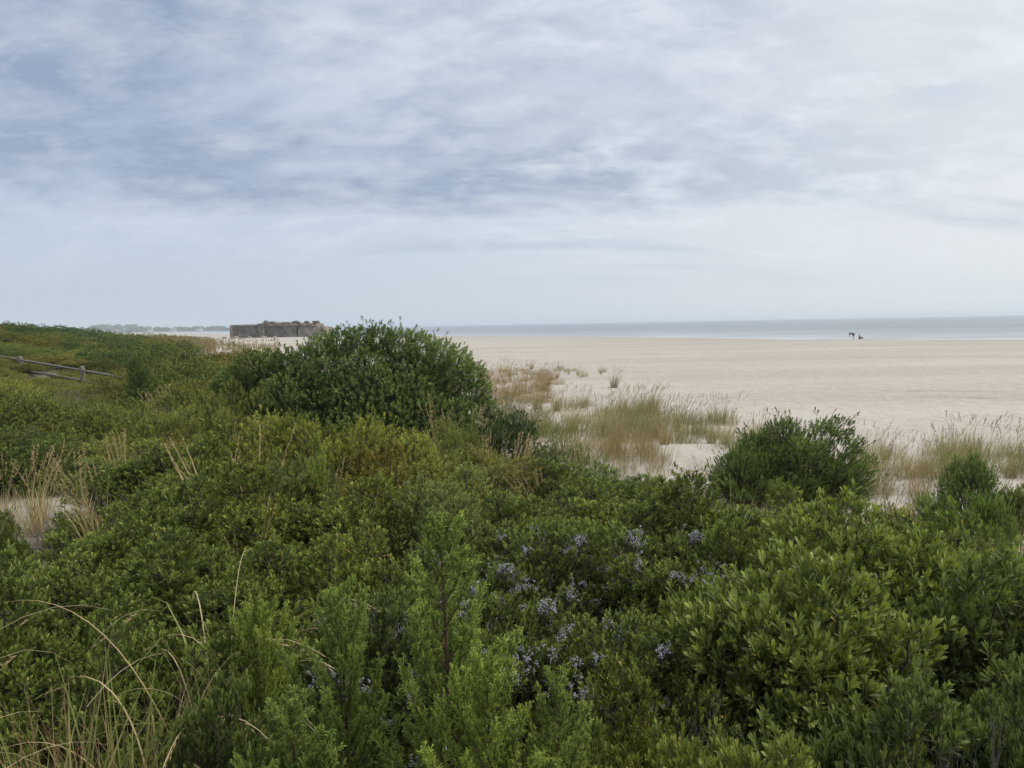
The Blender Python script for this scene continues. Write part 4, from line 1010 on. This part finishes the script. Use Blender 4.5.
# ------------------------------------------------------------------ bunker
M_CONC = plain('weathered_concrete', [(.3, (.045, .038, .032)), (.45, (.12, .105, .09)), (.6, (.20, .175, .15)), (.75, (.31, .28, .24))], .95, .55, bump=.6)
M_CONC2 = plain('pale_concrete', [(.3, (.10, .085, .07)), (.48, (.24, .205, .17)), (.75, (.40, .35, .29))], .95, .7, bump=.6)
M_GAP_SHADE = plain('painted_recess_shade', [(.3, (.012, .011, .010)), (.7, (.03, .027, .024))], .95, 1)  # near-black colour paints in the shade of the bunker gap
def bunker():
    Y = 270.0
    x0, _, zt = at(230, 324.8, Y); gz = Hf(x0 + 8, Y)
    root = bpy.data.objects.new('concrete_bunker', None); COL.objects.link(root); root.location = (x0, Y, gz); root.rotation_euler = (0, 0, R(-4))
    h = zt - gz; px = Y / F; rr = random.Random(4)
    def rough(lo, hi, n=7, amp=.22):
        """a block with broken edges"""
        bm = Buf(); xs = np.linspace(lo[0], hi[0], n * 2); zs = np.linspace(lo[2], hi[2], 5)
        X, Z = np.meshgrid(xs, zs, indexing='ij')
        for yv, sgn in ((lo[1], 1), (hi[1], -1)):
            D = np.array([[rr.uniform(-1, 1) for _ in zs] for _ in xs]) * amp
            T_ = np.array([rr.uniform(-1, .4) for _ in xs]) * amp * 1.6
            Zz = Z + np.where(Z == hi[2], T_[:, None], 0)
            V = np.stack([X, yv + D, Zz], -1).reshape(-1, 3)
            i = np.arange(len(xs) - 1)[:, None] * 5; j = np.arange(4)[None]
            Q = np.stack([i + j, i + 5 + j, i + 6 + j, i + 1 + j], -1).reshape(-1, 4)
            if sgn < 0: Q = Q[:, ::-1]
            bm.add(V, None, Q)
            if sgn > 0: F0 = V.reshape(len(xs), 5, 3)
            else: F1 = V.reshape(len(xs), 5, 3)
        # top and ends
        V = np.stack([F0[:, 4], F1[:, 4]], 1).reshape(-1, 3); i = np.arange(len(xs) - 1)[:, None] * 2
        bm.add(V, None, (i + np.array([0, 2, 3, 1])[None]))
        for k in (0, -1):
            V = np.stack([F0[k], F1[k]], 1).reshape(-1, 3); i = np.arange(4)[:, None] * 2
            bm.add(V, None, (i + (np.array([0, 1, 3, 2]) if k == -1 else np.array([0, 2, 3, 1]))[None]))
        return bm
    L1 = 32 * px; L2 = 60 * px
    link('wall', rough((.9, 0, -3), (L1, 9, h * .86)).mesh('bunker_wall_a', M_CONC), root)
    link('roof_slab', rough((.5, -.35, h * .86), (L1 - .05, 9.3, h), amp=.12).mesh('bunker_slab_a', M_CONC2), root)
    link('end_pier', rough((0, -.5, -3), (.88, 6, h * .97), 2, .08).mesh('bunker_pier', M_CONC2), root)
    link('wall', rough((L1 + .05, 1.0, -3), (L1 + L2 * .55, 13, h * .92)).mesh('bunker_wall_b', M_CONC), root)
    link('wall', rough((L1 + L2 * .55 + .6, 2.5, -3), (L1 + L2, 14, h * .78), amp=.4).mesh('bunker_wall_c', M_CONC2), root)  # lit look of this wall is put into its paler concrete colour
    link('roof_slab', rough((L1 - .4, .5, h * .86), (L1 + L2 * .55, 13.4, h * 1.12), amp=.4).mesh('bunker_slab_b', M_CONC2), root)
    link('roof_slab', rough((L1 + L2 * .56, 2.0, h * .80), (L1 + L2 * .84, 14.4, h * 1.02), amp=.5).mesh('bunker_slab_c', M_CONC2), root)
    link('buttress', rough((L1 - 1.2, -.8, -3), (L1 + .9, .9, h * 1.06), 2, .15).mesh('bunker_buttress', M_CONC), root)
    dk = Buf(); dk.box((L1 + L2 * .55 + .02, 3.2, -3), (L1 + L2 * .55 + .58, 12, h * .78)); link('opening_shade', dk.mesh('bunker_gap_shade', M_GAP_SHADE), root)  # solid dark block stands for the shade inside the gap
    for cx, wd, hh_ in [(-1.5, .9, -3.2), (2.5, 1.2, -4.3), (7.5, .8, -4.4), (12.5, 1.4, -4.2), (16.5, .9, -4.4), (L1 + L2 * .95, 2.2, -2.6)]:
        bb = Buf(); V = ICO * np.array([wd, .9, .55]) + np.array([[rr.uniform(-.15, .15) for _ in range(3)] for _ in range(12)]) + np.array([cx, -1.6, .15])
        bb.add(V, ICO_T); link('rubble_lump', bb.mesh('bunker_rubble', M_CONC2), root)
    for cx, wd, hh_ in [(L1 + .2, 1.2, .9), (L1 + 2.6, 2.6, .55), (L1 + L2 * .52, 1.8, .7), (L1 + L2 * .86, 1.6, .5), (L1 + L2 * .7, 1.0, .4)]:
        bb = Buf(); V = ICO * np.array([wd, 1.6, hh_]) + np.array([[rr.uniform(-.2, .2) for _ in range(3)] for _ in range(12)]) + np.array([cx, 4, h * 1.10])
        bb.add(V, ICO_T); link('rubble_lump', bb.mesh('bunker_rubble', M_CONC), root)
    tag(root, 'ruined grey concrete bunker standing on the far beach', 'bunker')
bunker()

# ------------------------------------------------------------------ far shore
M_FARLAND = plain('far_grassland', [(.3, (.08, .09, .05)), (.7, (.16, .15, .09))], .95, .01)
def far_shore():
    b = Buf(); r_ = np.random.default_rng(88)
    # low land: solid lens of ground
    n = 60; xs = np.linspace(-2600, -560, n)
    yc = 2050 + 60 * np.sin(xs / 300)
    half = 130 * np.clip((-560 - xs) / 260, 0.02, 1)
    V = []
    for x, y, hf in zip(xs, yc, half):
        V += [(x, y - hf, -1), (x, y - hf * .7, 1.6), (x, y + hf * .7, 2.0), (x, y + hf, -1)]
    i = np.arange(n - 1)[:, None] * 4
    Q = np.concatenate([i + np.array([k, k + 4, k + 5, k + 1]) for k in range(3)])
    b.add(V, None, Q)
    tag(link('far_land', b.mesh('far_land', M_FARLAND, True)), 'low green land across the water on the far left', 'land', kind='structure')
    f = Buf()
    ns = 330; px = []; 
    cx = r_.uniform(-2500, -640, ns); dens = np.sin(cx / 95) + .6 * np.sin(cx / 41 + 2)
    P_, A_ = [], []
    for x, dn in zip(cx, dens):
        y = 2050 + 60 * math.sin(x / 300) + r_.uniform(-80, 30)
        hh = 8 + 3.0 * dn + r_.uniform(-2, 4); hh = max(4, hh) * (1.25 if x < -1000 else 1)
        rr_ = r_.uniform(6, 13)
        D = sph_points(130, r_, -.6); p = np.array([x, y, 1 + hh * .45]) + D * np.array([rr_, rr_, hh * .55]) * r_.uniform(.8, 1.1, (130, 1))
        P_.append(p); A_.append(D)
    P_ = np.concatenate(P_); A_ = np.concatenate(A_)
    sprigs(f, P_, A_, np.full(len(P_), 1.0), 3, 3.0, 2.2, 1, r_, .3)
    o = link('treeline', f.mesh('far_treeline', M_DARK)); o.color = (1, 1, 1, 1)
    tag(o, 'far dark treeline fading blue across the water on the left', 'trees', kind='stuff')
    MW = plain('house_wall', [(.3, (.55, .55, .53)), (.7, (.7, .7, .68))], .8, .2); MR = plain('house_roof', [(.3, (.12, .12, .13)), (.7, (.2, .19, .19))], .9, .3)
    for px_, ww, lab in [(84, 22, 'pale low house farthest left in the far treeline'), (100, 14, 'small pale house second from left in the far treeline'), (140, 12, 'small pale house in the middle of the far treeline'),
                     (166, 16, 'pale house right of the middle of the far treeline'), (195, 14, 'pale house near the bunker end of the far treeline')]:
        x, y, z = at(px_, 329, 1900); y = 2050 + 60 * math.sin(x / 300) - 92
        rt_ = bpy.data.objects.new('house', None); COL.objects.link(rt_); rt_.location = (x, y, .9)
        w_ = Buf(); w_.box((-ww / 2, -5, -1), (ww / 2, 5, 5)); link('wall', w_.mesh('house_wall', MW), rt_)
        rf = Buf(); a, c = ww / 2 + .6, 5.6
        rf.add([(-a, -c, 5.01), (a, -c, 5.01), (a, c, 5.01), (-a, c, 5.01), (-a, 0, 8), (a, 0, 8)], [(0, 4, 3), (1, 2, 5)], [(0, 1, 5, 4), (2, 3, 4, 5), (0, 3, 2, 1)])
        link('roof', rf.mesh('house_roof', MR), rt_); tag(rt_, lab, 'house', 'houses in the far treeline')
far_shore()

# ------------------------------------------------------------------ split-rail fence
def fence():
    posts = [(-44, 344, 43.5), (20, 356, 40), (82, 366, 37), (141, 376, 34.5), (196, 388, 32)]
    root = bpy.data.objects.new('rail_fence', None); COL.objects.link(root)
    pw = []
    for px, top, Y in posts:
        x, y, z = at(px, top, Y); pw.append((x, y, z))
    root.location = (pw[2][0], pw[2][1], Hf(pw[2][0], pw[2][1])); o = np.array(root.location)
    r_ = random.Random(3)
    for k, (x, y, z) in enumerate(pw):
        b = Buf(); g = min(Hf(x, y), z - 1.0) - .3
        s = .085
        V = []
        for zz, q in ((g, 1), (z - .12, .95), (z, .7)):
            V += [(x + sx * s * q + r_.uniform(-.01, .01) - o[0], y + sy * s * q - o[1], zz - o[2]) for sx, sy in ((-1, -1), (1, -1), (1, 1), (-1, 1))]
        Q = [(i + j, i + (j + 1) % 4, i + 4 + (j + 1) % 4, i + 4 + j) for i in (0, 4) for j in range(4)] + [(8, 9, 10, 11)]
        b.add(V, None, Q); link('post', b.mesh('fence_post', M_WOOD), root)
        if k:
            x0, y0, z0 = pw[k - 1]
            for dz in (.22, .72):
                b = Buf(); n = 6
                pts = [np.array([x0 + (x - x0) * t, y0 + (y - y0) * t, z0 + (z - z0) * t - dz + r_.uniform(-.015, .015)]) - o for t in np.linspace(-.03, 1.03, n)]
                b.tube(pts, [.045, .06, .065, .062, .055, .045], 5); link('rail', b.mesh('fence_rail', M_WOOD), root)
    tag(root, 'weathered grey split-rail fence running through the brush on the left', 'fence')
fence()

# ------------------------------------------------------------------ people
def skinned(name, verts, edges, radii, mat, parent=None, loc=None, rootv=0):
    me = bpy.data.meshes.new(name); me.from_pydata(verts, edges, []); me.materials.append(mat)
    o = link(name, me, parent, loc)
    md = o.modifiers.new('skin', 'SKIN'); md.use_smooth_shade = True
    for i, r in enumerate(radii):
        rr = (r, r) if not isinstance(r, tuple) else r
        me.skin_vertices[0].data[i].radius = rr
    me.skin_vertices[0].data[rootv].use_root = True
    o.modifiers.new('sub', 'SUBSURF').levels = 1
    o.modifiers['sub'].render_levels = 2
    return o
M_SKIN = plain('skin', [(.3, (.38, .22, .15)), (.7, (.45, .27, .19))], .6, 5)
M_BLACK = plain('dark_cloth', [(.3, (.03, .028, .04)), (.7, (.05, .045, .06))], .9, 10)
M_NAVY = plain('dark_shorts', [(.3, (.02, .02, .03)), (.7, (.04, .04, .055))], .9, 10)
M_HAIR = plain('dark_hair', [(.3, (.015, .01, .008)), (.7, (.03, .02, .015))], .7, 10)
def person_bending():
    x, y, z = at(853, 342.3, 131); z = Hf(x, y)
    # bends over facing left (-x), legs apart, arms hanging
    V = [(0.05, 0, .90), (-.12, 0, 1.02), (-.34, 0, 1.08), (-.50, 0, 1.06), (-.58, 0, .98), (-.66, -.0, .90), (-.71, 0, .84),   # pelvis..chest, neck, head, crown
         (.04, .12, .86), (.10, .17, .48), (.20, .18, .07), (.06, .18, .03),
         (.04, -.12, .86), (-.06, -.16, .48), (-.02, -.17, .07), (-.16, -.17, .03),
         (-.46, .19, 1.02), (-.50, .24, .76), (-.56, .22, .52), (-.58, .21, .43),
         (-.46, -.19, 1.02), (-.52, -.24, .76), (-.60, -.22, .54), (-.63, -.21, .45), (-.74, 0, .92)]
    E = [(0, 1), (1, 2), (2, 3), (3, 4), (4, 5), (5, 6), (0, 7), (7, 8), (8, 9), (9, 10), (0, 11), (11, 12), (12, 13), (13, 14), (2, 15), (15, 16), (16, 17), (17, 18), (2, 19), (19, 20), (20, 21), (21, 22), (5, 23)]
    Rr = [.14, .13, .15, .10, .055, .10, .085, .095, .06, .04, .035, .095, .06, .04, .035, .06, .045, .03, .03, .06, .045, .03, .03, .025]
    o = skinned('person', V, E, Rr, M_SKIN, None, (x, y, z))
    tag(o, 'person in dark clothes bending over at the water edge', 'person')
    skinned('shirt', [V[0], V[1], V[2], V[3], V[15], V[16], V[19], V[20]], [(0, 1), (1, 2), (2, 3), (2, 4), (4, 5), (2, 6), (6, 7)], [.155, .15, .17, .11, .085, .06, .085, .06], M_BLACK, o)
    skinned('shorts', [V[0], V[7], V[8], V[11], V[12]], [(0, 1), (1, 2), (0, 3), (3, 4)], [.16, .115, .085, .115, .085], M_NAVY, o)
    skinned('hair', [(-.60, 0, 1.01), (-.70, 0, .93), (-.76, 0, .86)], [(0, 1), (1, 2)], [.085, .108, .07], M_HAIR, o)
def person_sitting():
    x, y, z = at(859.5, 342.2, 133); z = Hf(x, y)
    V = [(0, 0, .12), (-.03, 0, .32), (-.05, 0, .50), (-.04, 0, .58), (-.03, 0, .66), (-.02, 0, .76), (-.02, 0, .83), (.06, 0, .72),
         (.10, .10, .15), (.42, .13, .42), (.66, .12, .06), (.80, .13, .05), (.10, -.10, .15), (.40, -.14, .40), (.62, -.13, .06), (.76, -.14, .05),
         (-.05, .18, .48), (.12, .22, .30), (.34, .18, .40), (-.05, -.18, .48), (-.18, -.24, .26), (-.26, -.24, .05)]
    E = [(0, 1), (1, 2), (2, 3), (3, 4), (4, 5), (5, 6), (5, 7), (0, 8), (8, 9), (9, 10), (10, 11), (0, 12), (12, 13), (13, 14), (14, 15), (2, 16), (16, 17), (17, 18), (2, 19), (19, 20), (20, 21)]
    Rr = [.14, .13, .14, .07, .055, .10, .08, .025, .095, .06, .04, .035, .095, .06, .04, .035, .06, .045, .03, .06, .045, .03]
    o = skinned('person', V, E, Rr, M_SKIN, None, (x, y, z))
    tag(o, 'person in dark clothes sitting on the sand beside the bending one', 'person')
    skinned('shirt', [V[0], V[1], V[2], V[16], V[17], V[19], V[20]], [(0, 1), (1, 2), (2, 3), (3, 4), (2, 5), (5, 6)], [.16, .15, .165, .085, .06, .085, .06], M_BLACK, o)
    skinned('shorts', [V[0], V[8], V[9], V[12], V[13]], [(0, 1), (1, 2), (0, 3), (3, 4)], [.165, .115, .08, .115, .08], M_NAVY, o)
    skinned('hair', [(-.06, 0, .70), (-.05, 0, .80), (-.01, 0, .87)], [(0, 1), (1, 2)], [.07, .105, .075], M_HAIR, o)
person_bending(); person_sitting()

# two gulls in the air
def gull(px, py, Y, bank, lab):
    x, y, z = at(px, py, Y); b = Buf()
    b.tube([(-.28, 0, 0), (-.12, 0, .01), (.08, 0, .02), (.22, 0, .02), (.30, 0, .0)], [.02, .07, .08, .045, .012], 7)
    for s in (-1, 1):
        V = [(.10, 0, .03), (.12, s * .30, .16), (.02, s * .68, .10), (-.04, s * .30, .14), (-.08, 0, .02), (.10, 0, .01), (.11, s * .30, .14), (-.03, s * .30, .12), (-.08, 0, .0)]
        b.add(V, [(0, 1, 3), (1, 2, 3), (0, 3, 4), (5, 7, 6), (6, 7, 2), (5, 8, 7)])
    o = link('gull', b.mesh('gull', M_GULL)); o.location = (x, y, z); o.rotation_euler = (bank, 0, R(70))
    tag(o, lab, 'bird')
M_GULL = plain('gull_feathers', [(.3, (.10, .10, .11)), (.7, (.2, .2, .21))], .8, 5)
gull(963, 280, 190, .15, 'grey gull gliding low in the sky on the far right')
gull(537, 302, 260, -.2, 'tiny gull low over the sea near the middle')

# ------------------------------------------------------------------ haze
def haze():
    b = Buf(); b.box((-5200, -60, -9), (5200, 7200, 22))
    m, nt, out = new_mat('haze_air')
    pv = nt.nodes.new('ShaderNodeVolumePrincipled'); pv.inputs['Color'].default_value = (.86, .94, 1, 1); pv.inputs['Density'].default_value = HAZE
    pv.inputs['Anisotropy'].default_value = .2
    nt.links.new(pv.outputs[0], out.inputs['Volume'])
    tag(link('haze', b.mesh('haze', m)), 'thin sea haze over the beach and the far shore', 'haze', kind='stuff')
HAZE = 0.00028
haze()

# ------------------------------------------------------------------ light: sky and veiled sun
SUN_EL, SUN_AZ = R(56), R(100)      # azimuth from +Y towards +X
w = bpy.data.worlds.new('World'); scene.world = w; w.use_nodes = True
nt = w.node_tree; nt.nodes.clear(); out = nt.nodes.new('ShaderNodeOutputWorld')
sky = nt.nodes.new('ShaderNodeTexSky'); sky.sky_type = 'NISHITA'; sky.sun_disc = False; sky.sun_elevation = SUN_EL; sky.sun_rotation = SUN_AZ
sky.air_density = 1; sky.dust_density = 2.5
bg1 = nt.nodes.new('ShaderNodeBackground'); nt.links.new(sky.outputs[0], bg1.inputs[0]); bg1.inputs[1].default_value = .10
tc = nt.nodes.new('ShaderNodeTexCoord'); vec = tc.outputs['Generated']
sep = nt.nodes.new('ShaderNodeSeparateXYZ'); nt.links.new(vec, sep.inputs[0]); X_, Y_, Z_ = sep.outputs
zc = math_(nt, 'MAXIMUM', Z_, 0.0)
den = math_(nt, 'ADD', zc, .26)
cmb = nt.nodes.new('ShaderNodeCombineXYZ'); nt.links.new(math_(nt, 'DIVIDE', X_, den), cmb.inputs[0]); nt.links.new(math_(nt, 'DIVIDE', Y_, den), cmb.inputs[1])
def cn(sx, sy, off, detail=6, rough=.55, dist=.3, rot=0):
    mp = nt.nodes.new('ShaderNodeMapping'); mp.inputs['Scale'].default_value = (sx, sy, 1); mp.inputs['Location'].default_value = off; mp.inputs['Rotation'].default_value = (0, 0, rot)
    nt.links.new(cmb.outputs[0], mp.inputs['Vector']); return noise(nt, mp.outputs[0], 1.0, detail, rough, dist)
n1 = cn(1.0, 1.5, (3.1, 1.2, 0), 8, .60, .35, R(14))      # large grey masses
n2 = cn(2.2, 3.6, (7.3, 4.1, 0), 8, .60, .25, R(-10))        # streaks
n3 = cn(6, 8, (1.7, 9.1, 0), 7, .62, .2)              # puffs
# elevation and side gradients of the sky itself
right = nt.nodes.new('ShaderNodeMapRange'); nt.links.new(math_(nt, 'DIVIDE', X_, math_(nt, 'ADD', math_(nt, 'ABSOLUTE', Y_), .15)), right.inputs[0]); right.inputs[1].default_value = -.45; right.inputs[2].default_value = .65
right.interpolation_type = 'SMOOTHSTEP'
hor = mix(nt, right.outputs[0], (.45, .515, .59), (.62, .66, .69))
mid_ = mix(nt, right.outputs[0], (.45, .52, .63), (.655, .685, .71))
el = math_(nt, 'DIVIDE', zc, .40, clamp=True)
base = mix(nt, ramp(nt, [(.02, (0, 0, 0)), (.30, (1, 1, 1))], el), hor, mid_)
# grey-blue masses, heavier to the left and high, with a flat under-edge
elw = math_(nt, 'ADD', el, math_(nt, 'ADD', math_(nt, 'MULTIPLY', math_(nt, 'SUBTRACT', n1, .5), .35), math_(nt, 'MULTIPLY', math_(nt, 'SUBTRACT', n2, .5), .22)))
mass = ramp(nt, [(.37, (0, 0, 0)), (.52, (1, 1, 1))], math_(nt, 'ADD', math_(nt, 'MULTIPLY', n1, .6), math_(nt, 'MULTIPLY', n2, .4)))
massw = math_(nt, 'MULTIPLY', mass, ramp(nt, [(.34, (0, 0, 0)), (.42, (.9, .9, .9)), (.75, (1, 1, 1))], elw))
massw = math_(nt, 'MULTIPLY', massw, ramp(nt, [(0, (.95, .95, .95)), (.45, (.85, .85, .85)), (.75, (.35, .35, .35)), (1, (.12, .12, .12))], right.outputs[0]))
base = mix(nt, massw, base, (.245, .315, .435))
thin = math_(nt, 'MULTIPLY', ramp(nt, [(.50, (0, 0, 0)), (.62, (1, 1, 1))], cn(.5, 2.4, (2.2, 6.6, 0), 6, .55, .5, R(4))), ramp(nt, [(.08, (0, 0, 0)), (.22, (.4, .4, .4)), (.40, (.25, .25, .25)), (.6, (0, 0, 0))], el))
base = mix(nt, thin, base, (.33, .41, .52))
wh = ramp(nt, [(.47, (0, 0, 0)), (.66, (1, 1, 1))], math_(nt, 'ADD', math_(nt, 'MULTIPLY', n2, .55), math_(nt, 'MULTIPLY', n3, .45)))
whw = math_(nt, 'MULTIPLY', wh, ramp(nt, [(.12, (0, 0, 0)), (.38, (.65, .65, .65)), (1, (.85, .85, .85))], el))
whw = math_(nt, 'MULTIPLY', whw, ramp(nt, [(0, (.55, .55, .55)), (.4, (.9, .9, .9)), (1, (1, 1, 1))], right.outputs[0]))
base = mix(nt, whw, base, (.76, .80, .84))
n4 = cn(2.6, 4.2, (11.7, 3.1, 0), 5, .5, .4, R(5))
sc_ = math_(nt, 'MULTIPLY', ramp(nt, [(.60, (0, 0, 0)), (.68, (1, 1, 1))], n4), ramp(nt, [(.5, (0, 0, 0)), (.62, (.55, .55, .55))], el))
base = mix(nt, sc_, base, (.48, .545, .64))
# brighter veil round the sun
sd = Vector((math.sin(SUN_AZ) * math.cos(SUN_EL), math.cos(SUN_AZ) * math.cos(SUN_EL), math.sin(SUN_EL)))
dp = nt.nodes.new('ShaderNodeVectorMath'); dp.operation = 'DOT_PRODUCT'; nt.links.new(vec, dp.inputs[0]); dp.inputs[1].default_value = sd
gl = math_(nt, 'POWER', math_(nt, 'MAXIMUM', dp.outputs['Value'], 0.0), 10)
base = mix(nt, math_(nt, 'MULTIPLY', gl, .8, clamp=True), base, (1.5, 1.45, 1.35))
zen = ramp(nt, [(.5, (0, 0, 0)), (1, (1, 1, 1))], zc)
base = mix(nt, math_(nt, 'MULTIPLY', zen, .6), base, (.95, 1.0, 1.08))
bg2 = nt.nodes.new('ShaderNodeBackground'); nt.links.new(base, bg2.inputs[0]); bg2.inputs[1].default_value = 1.14
ms = nt.nodes.new('ShaderNodeMixShader'); ms.inputs[0].default_value = .93
nt.links.new(bg1.outputs[0], ms.inputs[1]); nt.links.new(bg2.outputs[0], ms.inputs[2]); nt.links.new(ms.outputs[0], out.inputs[0])
sl = bpy.data.lights.new('sun', 'SUN'); sl.energy = 1.9; sl.angle = R(12); sl.color = (1, .94, .84)
so = bpy.data.objects.new('sun', sl); COL.objects.link(so); so.location = (30, 20, 40)
so.rotation_euler = (-sd).to_track_quat('-Z', 'Y').to_euler()

# ------------------------------------------------------------------ render settings
scene.render.engine = 'CYCLES'
c = scene.cycles
c.max_bounces = 5; c.diffuse_bounces = 3; c.glossy_bounces = 2; c.transmission_bounces = 3; c.transparent_max_bounces = 4; c.volume_bounces = 1
c.use_adaptive_sampling = True; c.adaptive_threshold = .02
c.use_denoising = True; c.caustics_reflective = False; c.caustics_refractive = False
c.sample_clamp_indirect = 6
try: c.use_persistent_data = False
except Exception: pass
vs = scene.view_settings; scene.display_settings.display_device = 'sRGB'
vs.view_transform = 'Standard'; vs.look = 'None'; vs.exposure = 0.13; vs.gamma = 1; vs.use_curve_mapping = False
